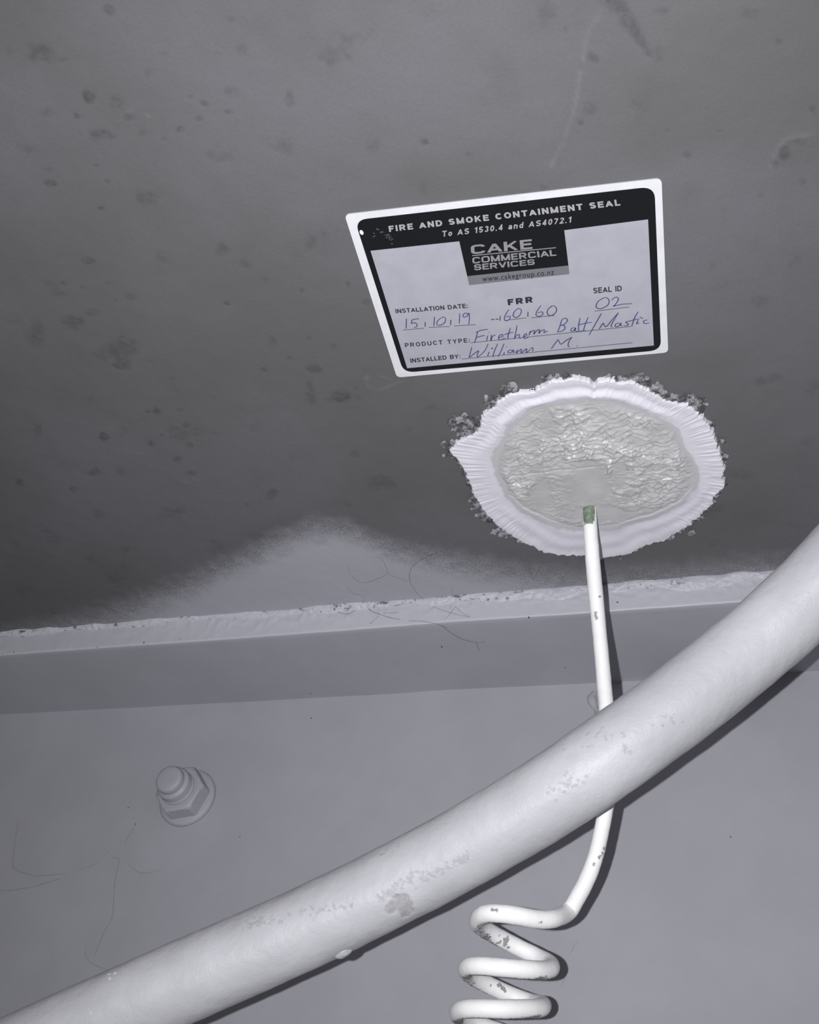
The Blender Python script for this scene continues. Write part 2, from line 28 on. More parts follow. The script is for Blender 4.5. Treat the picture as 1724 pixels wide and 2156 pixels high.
 'seal_smooth': [[-0.03958,0.36636,0.00448,0.00075,-0.00148,0.01148],[-0.05366,0.3705,0.01078,0.00178,-0.00236,0.01572],[-0.05168,0.39245,0.01366,0.00216,-0.00098,0.00689],[-0.07773,0.37454,0.00512,0.00083,-0.00199,0.01067]],
 'crumbs': [[-0.10207,0.32154],[-0.10407,0.33092],[-0.10541,0.3214],[-0.10225,0.32236],[-0.10614,0.32093],[-0.09783,0.32465],[-0.10777,0.31731],[-0.10422,0.32308],[-0.10303,0.32392],[-0.09656,0.32572],[-0.09992,0.32531],[-0.0997,0.31934],[-0.1028,0.31764],[-0.10884,0.3224],[-0.10339,0.32839],[-0.09774,0.32359],[-0.10599,0.3198],[-0.10154,0.32752],[-0.10224,0.32184],[-0.10757,0.32304],[-0.10234,0.32202],[-0.10185,0.32534],[-0.10298,0.32261],[-0.10367,0.32796],[-0.10075,0.32067],[-0.10646,0.31924],[-0.11606,0.33505],[-0.11147,0.3332],[-0.11279,0.33546],[-0.10891,0.33464],[-0.11469,0.33491],[-0.10855,0.33102],[-0.11089,0.33366],[-0.11306,0.33445],[-0.10952,0.3439],[-0.10871,0.34373],[-0.10639,0.3481],[-0.11018,0.34585],[-0.10918,0.34194],[-0.11562,0.3399],[-0.11176,0.34258],[-0.1072,0.34816],[-0.11399,0.3416],[-0.11095,0.3443],[-0.10745,0.34728],[-0.10597,0.34564],[-0.11779,0.33978],[-0.11156,0.3416],[-0.11353,0.33958],[-0.10581,0.3475],[-0.0899,0.30845],[-0.08756,0.3099],[-0.08706,0.31167],[-0.08545,0.30901],[-0.08204,0.30886],[-0.08658,0.30944],[-0.08875,0.31197],[-0.08829,0.31249],[-0.08327,0.30909],[-0.0866,0.31077],[-0.08514,0.31053],[-0.08763,0.3115],[-0.09078,0.31074],[-0.08617,0.30991],[-0.08235,0.30889],[-0.08847,0.30998],[-0.06791,0.30806],[-0.06727,0.30847],[-0.07615,0.31038],[-0.07808,0.30394],[-0.07244,0.30835],[-0.06897,0.30973],[-0.07703,0.30534],[-0.07682,0.30442],[-0.0783,0.30396],[-0.06465,0.31218],[-0.06923,0.30803],[-0.08057,0.30398],[-0.06732,0.30907],[-0.07365,0.30823],[-0.07916,0.30437],[-0.07624,0.30231],[-0.07737,0.30445],[-0.07983,0.30359],[-0.07738,0.30435],[-0.07914,0.30613],[-0.07777,0.3057],[-0.07911,0.30317],[-0.07438,0.30817],[-0.06788,0.31031],[-0.06774,0.31033],[-0.07362,0.30903],[-0.07869,0.3088],[-0.06564,0.30959],[-0.07905,0.30539],[-0.08153,0.30412],[-0.02079,0.31022],[-0.00786,0.3223],[-0.01002,0.32351],[-0.01666,0.31711],[-0.0151,0.3184],[-0.01351,0.31896],[-0.01716,0.3139],[-0.01868,0.31454],[-0.00852,0.32334],[-0.01796,0.31346],[-0.00864,0.3252],[-0.0134,0.32216],[-0.01441,0.31683],[-0.01586,0.31945],[-0.02222,0.31271],[-0.01805,0.31834],[-0.01414,0.31979],[-0.02141,0.30923],[-0.02402,0.31157],[-0.02121,0.30669],[-0.01396,0.32167],[-0.02128,0.31066],[-0.00737,0.32479],[-0.01355,0.32178],[-0.0103,0.32064],[-0.0228,0.30943],[-0.01677,0.32021],[-0.01733,0.31481],[-0.00728,0.32323],[-0.01745,0.31765],[-0.01921,0.31397],[-0.01776,0.31447],[-0.01809,0.31471],[-0.02037,0.31214],[-0.00487,0.32468],[-0.001,0.32996],[-0.00252,0.32551],[-0.00204,0.32909],[-0.00156,0.32509],[-0.00045,0.32934],[-0.0011,0.32643],[2e-05,0.33061],[0.00207,0.33125],[-0.00288,0.32227],[-0.00116,0.32798],[-0.00239,0.32359],[-0.00117,0.32595],[-0.0002,0.3289],[-0.00094,0.33103],[-0.00174,0.32332],[-0.00205,0.33176],[0.00025,0.32811],[-0.00206,0.33013],[-0.00141,0.32785],[7e-05,0.33164],[0.0016,0.3256],[-0.10741,0.38933],[-0.10531,0.38769],[-0.10982,0.38041],[-0.1114,0.38706],[-0.10586,0.3799],[-0.11206,0.37621],[-0.10684,0.39004],[-0.10818,0.38679],[-0.10686,0.38308],[-0.10852,0.38567],[-0.1073,0.38366],[-0.10645,0.37859],[-0.10777,0.38267],[-0.10652,0.39073],[-0.11044,0.38588],[-0.10551,0.38985],[-0.1103,0.37525],[-0.11237,0.37915],[-0.10502,0.38745],[-0.10643,0.3857],[-0.1101,0.37119],[-0.11185,0.37854],[-0.10911,0.38489],[-0.10583,0.38844],[-0.11009,0.37506],[-0.10846,0.37593],[-0.11217,0.37678],[-0.10968,0.37797],[-0.10743,0.38605],[-0.10927,0.37966],[-0.10622,0.38899],[-0.11028,0.37778],[-0.11119,0.37621],[-0.10752,0.38957],[-0.11068,0.38052],[-0.1089,0.38776],[-0.09652,0.40168],[-0.1002,0.4044],[-0.09436,0.41089],[-0.10233,0.40211],[-0.09814,0.40593],[-0.10161,0.40235],[-0.09534,0.40664],[-0.10034,0.40172],[-0.10516,0.4003],[-0.09356,0.41243],[-0.09234,0.40911],[-0.09272,0.40978],[-0.10239,0.39963],[-0.10227,0.40197],[-0.09754,0.39968],[-0.10094,0.40405],[-0.09818,0.40494],[-0.09655,0.40604],[-0.0923,0.41039],[-0.09489,0.40518],[-0.0944,0.40478],[-0.09949,0.40143],[-0.07986,0.41782],[-0.08069,0.42083],[-0.07883,0.4204],[-0.07945,0.41918],[-0.0774,0.41912],[-0.08599,0.4172],[-0.07985,0.42094],[-0.08332,0.41655],[-0.08482,0.41304],[-0.08276,0.41608],[-0.10934,0.35185],[-0.10839,0.35611],[-0.10982,0.35074],[-0.10966,0.34873],[-0.10942,0.35523],[-0.10955,0.36322],[-0.1104,0.3495],[-0.10979,0.35944],[-0.10878,0.3638],[-0.1097,0.3634],[0.00309,0.33931],[0.00342,0.34176],[0.00743,0.36546],[0.00137,0.33937],[0.00397,0.3445],[0.00625,0.36022],[0.00611,0.35477],[0.00359,0.35033],[0.00867,0.36704],[0.00298,0.34116],[0.00629,0.35402],[0.00718,0.36263],[0.00748,0.36397],[0.0032,0.34134],[0.00133,0.39369],[-0.00098,0.3961],[0.00307,0.388],[0.00234,0.39145],[0.00442,0.38484],[0.0007,0.39338],[0.00524,0.38067],[0.00424,0.38883],[-0.00041,0.39689],[0.00143,0.39351],[0.00301,0.38902],[0.00261,0.38811],[0.00663,0.38159],[0.00686,0.38282],[-0.01198,0.41022],[-0.01267,0.40952],[-0.00931,0.40706],[-0.01458,0.41164],[-0.0206,0.41822],[-0.00603,0.40404],[-0.01525,0.41149],[-0.01512,0.41315],[-0.00805,0.40372],[-0.00489,0.4065],[-0.01474,0.41273],[-0.01317,0.41388],[-0.01983,0.41638],[-0.01576,0.41318],[-0.01219,0.40883],[-0.01625,0.41212],[-0.05683,0.42905],[-0.0403,0.42554],[-0.05486,0.42944],[-0.04661,0.42848],[-0.05049,0.4277],[-0.039,0.42407],[-0.04554,0.42657],[-0.04208,0.42572],[-0.03688,0.42473],[-0.05496,0.42997],[-0.06058,0.29957],[-0.05743,0.30125],[-0.05412,0.30115],[-0.05232,0.30236],[-0.05205,0.30235],[-0.05269,0.30266],[-0.04942,0.30487],[-0.05403,0.30071],[-0.05354,0.30205],[-0.0603,0.30063],[-0.02446,0.30697],[-0.03641,0.30572],[-0.02881,0.30634],[-0.02601,0.30723],[-0.03309,0.30604],[-0.03524,0.30543],[-0.03144,0.30605],[-0.02793,0.30649],[-0.02563,0.30766],[-0.03329,0.30654]],
 'label_outer': [[-0.12024,0.20631],[-0.00523,0.21563],[-0.01056,0.29669],[-0.12447,0.28958]],
 'label_black': [[-0.11718,0.2093],[-0.00794,0.21824],[-0.01323,0.29488],[-0.12078,0.28731]],
 'label_window': [[-0.11551,0.22377],[-0.08097,0.22656],[-0.0821,0.24729],[-0.04314,0.2498],[-0.04177,0.22975],[-0.01158,0.23135],[-0.0158,0.29172],[-0.1185,0.28498]],
 'label_strip': [[-0.08186,0.24288],[-0.04292,0.24571],[-0.04314,0.2498],[-0.0821,0.24729]],
 'texts': [["FIRE AND SMOKE CONTAINMENT SEAL",[[-0.10582,0.21698],[-0.02044,0.22339],[-0.1054,0.21437],[-0.02044,0.22077]],"title"],["To AS 1530.4 and AS4072.1",[[-0.0864,0.22324],[-0.03842,0.22692],[-0.08614,0.22069],[-0.03817,0.22441]],"italic"],["CAKE",[[-0.07791,0.23317],[-0.05468,0.23544],[-0.07716,0.22911],[-0.05421,0.23107]],"logo"],["COMMERCIAL",[[-0.07841,0.23752],[-0.04652,0.24029],[-0.07787,0.23463],[-0.0464,0.23745]],"logo"],["SERVICES",[[-0.07845,0.24076],[-0.05522,0.24275],[-0.07798,0.238],[-0.05496,0.24015]],"logo"],["www.cakegroup.co.nz",[[-0.0766,0.24657],[-0.04887,0.24881],[-0.07619,0.24404],[-0.04857,0.24627]],"web"],["FRR",[[-0.06927,0.26001],[-0.05932,0.26047],[-0.06896,0.25702],[-0.05907,0.25747]],"frr"],["SEAL ID",[[-0.03561,0.26076],[-0.02479,0.26167],[-0.03537,0.25804],[-0.02454,0.25904]],"field"],["INSTALLATION DATE:",[[-0.11465,0.2552],[-0.08519,0.25819],[-0.11436,0.25301],[-0.085,0.25595]],"field"],["PRODUCT TYPE:",[[-0.11592,0.27343],[-0.08864,0.27585],[-0.11563,0.27114],[-0.08834,0.27353]],"fieldwide"],["INSTALLED BY:",[[-0.11613,0.28227],[-0.09462,0.28363],[-0.11576,0.27988],[-0.0943,0.28134]],"field"]],
 'logo_rule': [[-0.07768,0.23384],[-0.04607,0.23669]],
 'rules': [[[-0.11437,0.26422],[-0.10547,0.26492]],[[-0.10348,0.26493],[-0.09482,0.26606]],[[-0.09305,0.26615],[-0.08422,0.26717]],[[-0.07237,0.26731],[-0.06344,0.26764]],[[-0.06148,0.268],[-0.05214,0.26864]],[[-0.03645,0.26951],[-0.02298,0.27008]],[[-0.08826,0.27621],[-0.02364,0.28]],[[-0.09417,0.28423],[-0.02403,0.28856]],[[-0.07345,0.26477],[-0.07414,0.26706]],[[-0.10414,0.26186],[-0.10474,0.26435]],[[-0.09348,0.2627],[-0.09426,0.26546]],[[-0.06217,0.2647],[-0.06273,0.26716]]],
 'dashes': [[[-0.07747,0.2658],[-0.07613,0.26594]],[[-0.07565,0.26598],[-0.07446,0.26609]]],
 'hand': {"date":[[[-0.11114,0.2586],[-0.11193,0.26104],[-0.11278,0.26372]],[[-0.10605,0.2596],[-0.10792,0.25956],[-0.10898,0.25973],[-0.10982,0.26135],[-0.10843,0.26135],[-0.10772,0.26243],[-0.1083,0.26355],[-0.10937,0.26372]],[[-0.09961,0.25994],[-0.10041,0.26235],[-0.10116,0.26457]],[[-0.09712,0.26104],[-0.09867,0.26199],[-0.09968,0.26368],[-0.09882,0.26465],[-0.09678,0.26401],[-0.09548,0.26215],[-0.09593,0.26076],[-0.09708,0.2609]],[[-0.08914,0.26015],[-0.08982,0.26257],[-0.09059,0.26523]],[[-0.08586,0.26094],[-0.08703,0.26048],[-0.08803,0.2613],[-0.08803,0.26232],[-0.0867,0.26216],[-0.08548,0.26088],[-0.08592,0.26334],[-0.08689,0.26642]]],"rating":[[[-0.06939,0.2621],[-0.07121,0.26439],[-0.0722,0.26651],[-0.07152,0.26757],[-0.07003,0.26684],[-0.06975,0.26551],[-0.0713,0.26567]],[[-0.06555,0.26222],[-0.06743,0.26354],[-0.06833,0.26565],[-0.06717,0.26667],[-0.06539,0.26532],[-0.06463,0.26332],[-0.06546,0.26211]],[[-0.05657,0.26258],[-0.05852,0.26494],[-0.05933,0.26686],[-0.05824,0.26791],[-0.05665,0.26705],[-0.05679,0.26576],[-0.05858,0.26609]],[[-0.05251,0.26372],[-0.05426,0.26511],[-0.0548,0.26727],[-0.05349,0.26836],[-0.0515,0.2671],[-0.05086,0.26516],[-0.05176,0.26368],[-0.053,0.26391]]],"seal number":[[[-0.03231,0.26364],[-0.03452,0.26508],[-0.03555,0.26739],[-0.03413,0.26872],[-0.03111,0.26756],[-0.03021,0.26524],[-0.03115,0.26364],[-0.03252,0.26383]],[[-0.02922,0.26544],[-0.02813,0.26434],[-0.02691,0.2644],[-0.02671,0.2657],[-0.02824,0.2679],[-0.02889,0.26843],[-0.02565,0.26813],[-0.02179,0.26852]]],"product":[[[-0.08414,0.27075],[-0.08554,0.27383],[-0.08691,0.27647]],[[-0.08516,0.27112],[-0.0826,0.27048],[-0.07971,0.27043]],[[-0.08554,0.27383],[-0.08329,0.27345],[-0.08179,0.2734]],[[-0.08054,0.2736],[-0.08126,0.27514],[-0.08163,0.27628]],[[-0.07974,0.27218],[-0.07971,0.27238]],[[-0.07902,0.27342],[-0.07999,0.2766],[-0.0789,0.27454],[-0.07738,0.27388]],[[-0.07654,0.27558],[-0.07475,0.27535],[-0.07467,0.27426],[-0.07583,0.27452],[-0.07662,0.27595],[-0.07598,0.27694],[-0.07393,0.27632]],[[-0.07071,0.27148],[-0.07235,0.27495],[-0.07299,0.27713]],[[-0.07392,0.27455],[-0.07198,0.27407],[-0.06993,0.2739]],[[-0.0678,0.27064],[-0.06907,0.27416],[-0.07046,0.27772]],[[-0.07028,0.27737],[-0.06905,0.27583],[-0.0679,0.27558],[-0.0682,0.27743],[-0.06708,0.27732]],[[-0.06656,0.27713],[-0.06498,0.27648],[-0.06528,0.27561],[-0.06628,0.27661],[-0.06629,0.27814],[-0.06448,0.27768]],[[-0.06414,0.2767],[-0.06314,0.27452]],[[-0.06368,0.27593],[-0.06283,0.27494],[-0.06133,0.27453]],[[-0.06133,0.27453],[-0.06209,0.27649],[-0.06072,0.27499],[-0.05942,0.2746],[-0.05999,0.27639],[-0.05866,0.27525],[-0.05738,0.27515],[-0.05794,0.27654],[-0.05621,0.27588]],[[-0.04976,0.27119],[-0.05118,0.27461],[-0.05249,0.2771]],[[-0.04976,0.27119],[-0.04825,0.27066],[-0.04764,0.27196],[-0.04905,0.27365],[-0.0508,0.27394]],[[-0.0508,0.27394],[-0.04936,0.27438],[-0.04933,0.27597],[-0.05067,0.27696],[-0.05269,0.27716]],[[-0.04532,0.27626],[-0.04654,0.27627],[-0.04712,0.2775],[-0.04615,0.27784],[-0.04505,0.27641],[-0.0455,0.27782],[-0.04446,0.27842]],[[-0.04253,0.27164],[-0.04371,0.27558],[-0.04401,0.27841],[-0.04262,0.27828]],[[-0.03942,0.27201],[-0.04134,0.27605],[-0.04222,0.2786],[-0.04133,0.27843]],[[-0.04401,0.27513],[-0.04134,0.27481],[-0.03832,0.27467]],[[-0.03402,0.27105],[-0.03723,0.27611],[-0.04034,0.28112]],[[-0.03396,0.27592],[-0.03497,0.27729],[-0.03601,0.27882]],[[-0.03396,0.27592],[-0.0335,0.27798],[-0.03238,0.27741],[-0.03018,0.27481],[-0.0274,0.27188]],[[-0.0274,0.27188],[-0.02984,0.27561],[-0.03117,0.27804],[-0.03063,0.27874]],[[-0.02773,0.27724],[-0.02911,0.27736],[-0.02957,0.2786],[-0.02857,0.27889],[-0.02712,0.27736],[-0.0275,0.27866],[-0.02669,0.27867]],[[-0.02383,0.27703],[-0.02526,0.27724],[-0.02444,0.27838],[-0.0249,0.27912],[-0.02628,0.2789]],[[-0.01987,0.27289],[-0.02166,0.27576],[-0.02325,0.27984]],[[-0.02401,0.277],[-0.02158,0.2766],[-0.01993,0.27659]],[[-0.02035,0.27699],[-0.02117,0.27878],[-0.02018,0.27873]],[[-0.01965,0.27568],[-0.01848,0.27663]],[[-0.01688,0.27767],[-0.01825,0.27789],[-0.01839,0.27908],[-0.01733,0.27948],[-0.01634,0.27938]],[[-0.01498,0.27965],[-0.0149,0.27996]]],"installer":[[[-0.08854,0.2786],[-0.08989,0.28155],[-0.0909,0.28386],[-0.08879,0.28251],[-0.08624,0.28101],[-0.08716,0.28282],[-0.08731,0.28429],[-0.08388,0.28171],[-0.08143,0.27802]],[[-0.08204,0.28241],[-0.08271,0.28367],[-0.08316,0.28468]],[[-0.0808,0.28088],[-0.08002,0.28073]],[[-0.07758,0.27866],[-0.07968,0.28227],[-0.08097,0.285],[-0.08039,0.28511]],[[-0.07498,0.27916],[-0.07727,0.28323],[-0.07899,0.28563]],[[-0.07581,0.28375],[-0.07627,0.28466],[-0.07653,0.28535]],[[-0.07439,0.28093],[-0.07421,0.28112]],[[-0.07223,0.28321],[-0.0737,0.28312],[-0.07448,0.28416],[-0.07344,0.28455],[-0.07176,0.2833],[-0.07232,0.28457],[-0.07097,0.28434]],[[-0.07014,0.28336],[-0.07103,0.28516],[-0.06867,0.2834],[-0.06907,0.28539],[-0.06649,0.28362],[-0.06695,0.2856],[-0.06504,0.28434]],[[-0.06495,0.28387],[-0.06385,0.28367],[-0.06437,0.28555]],[[-0.05293,0.28121],[-0.05472,0.28326],[-0.05657,0.28564]],[[-0.05293,0.28121],[-0.05244,0.2837],[-0.05147,0.28343],[-0.04929,0.28191],[-0.04731,0.28103]],[[-0.04731,0.28103],[-0.04888,0.28311],[-0.04955,0.28529],[-0.04896,0.28592]],[[-0.04604,0.28596],[-0.04576,0.28612]]]},
 'label_glint': [[-0.11627,0.21501]],
 'label_scuffs': [[-0.10992,0.21482],[-0.1094,0.21517],[-0.10877,0.2165],[-0.10836,0.21625],[-0.10799,0.21666],[-0.10802,0.2181],[-0.10736,0.21799],[-0.10691,0.21857],[-0.10751,0.21917],[-0.10665,0.21911],[-0.10593,0.21878],[-0.10581,0.21977],[-0.10555,0.2203],[-0.10673,0.22006],[-0.10628,0.22063],[-0.11166,0.21637],[-0.11256,0.21787],[-0.11182,0.21754],[-0.10637,0.22232],[-0.10684,0.21834],[-0.10645,0.21804],[-0.10644,0.21949]],
 'strands': [["long curling grey strand hanging under the seal, crossing the flange edge",[[[-0.1095,0.41046,1.92975],[-0.11825,0.41036,1.92976],[-0.12944,0.4095,1.92976],[-0.14239,0.41477,1.92976],[-0.15161,0.41972,1.92976],[-0.15718,0.42533,1.92976],[-0.16054,0.43468,1.92977],[-0.16036,0.44594,1.92977],[-0.15707,0.45419,1.9288],[-0.14972,0.45419,1.92335],[-0.13853,0.45418,1.91843],[-0.13035,0.45418,1.9157]],[[-0.13448,0.39479,1.92975],[-0.13183,0.4015,1.92975],[-0.12812,0.40929,1.92976]]],0.16],["dark strand arching over the lower corner of the flange edge, left of the cable",[[[-0.16543,0.45419,1.91653],[-0.15713,0.45418,1.91535],[-0.1479,0.45575,1.91328],[-0.14345,0.46459,1.91328],[-0.13845,0.4717,1.91329],[-0.13129,0.47573,1.91329],[-0.12707,0.47502,1.91329]],[[-0.13195,0.47565,1.91329],[-0.13224,0.47979,1.91329],[-0.13192,0.48429,1.91329]],[[-0.1479,0.45575,1.91328],[-0.1447,0.45897,1.91328]]],0.2],["short upright hair standing on the flange edge",[[[-0.13947,0.4454,1.92977],[-0.14205,0.45419,1.92901],[-0.14216,0.45418,1.92188]]],0.14],["short slanting hair beside the upright hair on the flange edge",[[[-0.13784,0.45418,1.92702],[-0.14074,0.45418,1.92097],[-0.14496,0.45418,1.9151]],[[-0.13963,0.45418,1.92402],[-0.13522,0.45418,1.91892],[-0.13065,0.45418,1.91619]]],0.12],["small V-shaped hair on the ceiling just below the seal",[[[-0.09487,0.4273,1.92976],[-0.0938,0.43016,1.92976],[-0.09495,0.43739,1.92976],[-0.09451,0.44499,1.92977]],[[-0.09451,0.44499,1.92977],[-0.09124,0.43792,1.92976],[-0.08763,0.4321,1.92976]]],0.14],["dark wavy strand lying along the flange edge below the sprayed mound",[[[-0.21078,0.4542,1.92675],[-0.20182,0.45419,1.92434],[-0.19389,0.45419,1.92848],[-0.18621,0.45419,1.92377],[-0.17736,0.45419,1.91982],[-0.17021,0.45419,1.91763]],[[-0.18802,0.45419,1.91631],[-0.18307,0.45419,1.92111]],[[-0.18469,0.45419,1.92284],[-0.17214,0.45419,1.92253]]],0.24],["fine looped web thread on the right slope of the sprayed mound",[[[-0.17395,0.41304,1.92976],[-0.17045,0.4146,1.92976],[-0.17073,0.42633,1.92977],[-0.17689,0.43093,1.92977],[-0.18745,0.4339,1.92977],[-0.19157,0.42556,1.92977],[-0.19002,0.41495,1.92977]],[[-0.17137,0.42841,1.92977],[-0.16649,0.43239,1.92977],[-0.16171,0.43636,1.92977]]],0.11],["tiny hooked hair at the foot of the sprayed mound",[[[-0.19752,0.43702,1.92977],[-0.19601,0.44294,1.92977],[-0.19083,0.44641,1.92978],[-0.1925,0.45155,1.92978]]],0.12],["L-shaped strand on the beam web at the left edge",[[[-0.43121,0.52521,1.8363],[-0.42771,0.52521,1.82127],[-0.42353,0.5252,1.8084],[-0.4191,0.5252,1.80585],[-0.4136,0.5252,1.80416],[-0.40629,0.5252,1.80263],[-0.39686,0.5252,1.80285],[-0.38591,0.52519,1.80388]]],0.13],["flat drooping strand under the L-shaped one at the left edge",[[[-0.43069,0.5252,1.79384],[-0.42104,0.5252,1.79384],[-0.41274,0.5252,1.79467],[-0.40386,0.5252,1.7963],[-0.39532,0.52519,1.79874],[-0.38807,0.52519,1.80077]]],0.14],["long near-vertical strand on the beam web below the bolt",[[[-0.35747,0.52519,1.81336],[-0.35199,0.52518,1.81208],[-0.35123,0.52518,1.8039],[-0.35003,0.52518,1.79587],[-0.34611,0.52518,1.77947],[-0.34786,0.52518,1.77259],[-0.34954,0.52518,1.76432],[-0.35044,0.52518,1.75656]]],0.11],["short broken hair just left of the bolt",[[[-0.34732,0.52519,1.83433],[-0.34868,0.52519,1.82964],[-0.35063,0.52519,1.82542],[-0.35144,0.52519,1.82206]]],0.1],["faint upcurving thread left of the long vertical strand",[[[-0.37805,0.52519,1.80549],[-0.37307,0.52519,1.80727],[-0.36659,0.52519,1.81012],[-0.3641,0.52519,1.81383],[-0.35961,0.52519,1.81712]]],0.1],["faint sagging thread right of the long vertical strand",[[[-0.34656,0.52518,1.8108],[-0.34179,0.52518,1.8071],[-0.33449,0.52518,1.80383],[-0.32383,0.52518,1.80555]]],0.09],["small hooked thread touching the thick pipe at lower left",[[[-0.35735,0.52518,1.76272],[-0.35697,0.52518,1.75902],[-0.35132,0.52518,1.75399],[-0.34543,0.52518,1.75192],[-0.33983,0.52517,1.7506]]],0.1],["thin slanting thread on the web right of the coil",[[[-0.08316,0.52512,1.77019],[-0.0856,0.52512,1.76642],[-0.08733,0.52512,1.76302]]],0.08],["second thin slanting thread on the web, lower right of the coil",[[[-0.08799,0.52512,1.75634],[-0.08935,0.52512,1.75302],[-0.09103,0.52512,1.74874]]],0.08]],
 'specks': [[-0.24644,0.5255,1.89954],[-0.2468,0.5199,1.9135],[-0.32833,0.35916,1.93],[-0.32946,0.4545,1.91501],[-0.30537,0.4545,1.91547],[-0.36073,0.4545,1.91405],[-0.41962,0.4545,1.91467],[-0.42808,0.4545,1.91426],[-0.00726,0.5255,1.82106],[-0.08781,0.50694,1.9135],[-0.15242,0.47784,1.9135],[-0.09859,0.45514,1.9135],[-0.05172,0.4545,1.91855],[-0.35613,0.5255,1.84446],[-0.348,0.5255,1.83379],[-0.27741,0.5255,1.82485]],
 'drip': [[-0.07405,0.5255,1.90721],[-0.07569,0.5255,1.90362],[-0.07466,0.5255,1.89899],[-0.07257,0.5255,1.89496],[-0.07155,0.5255,1.89133]],
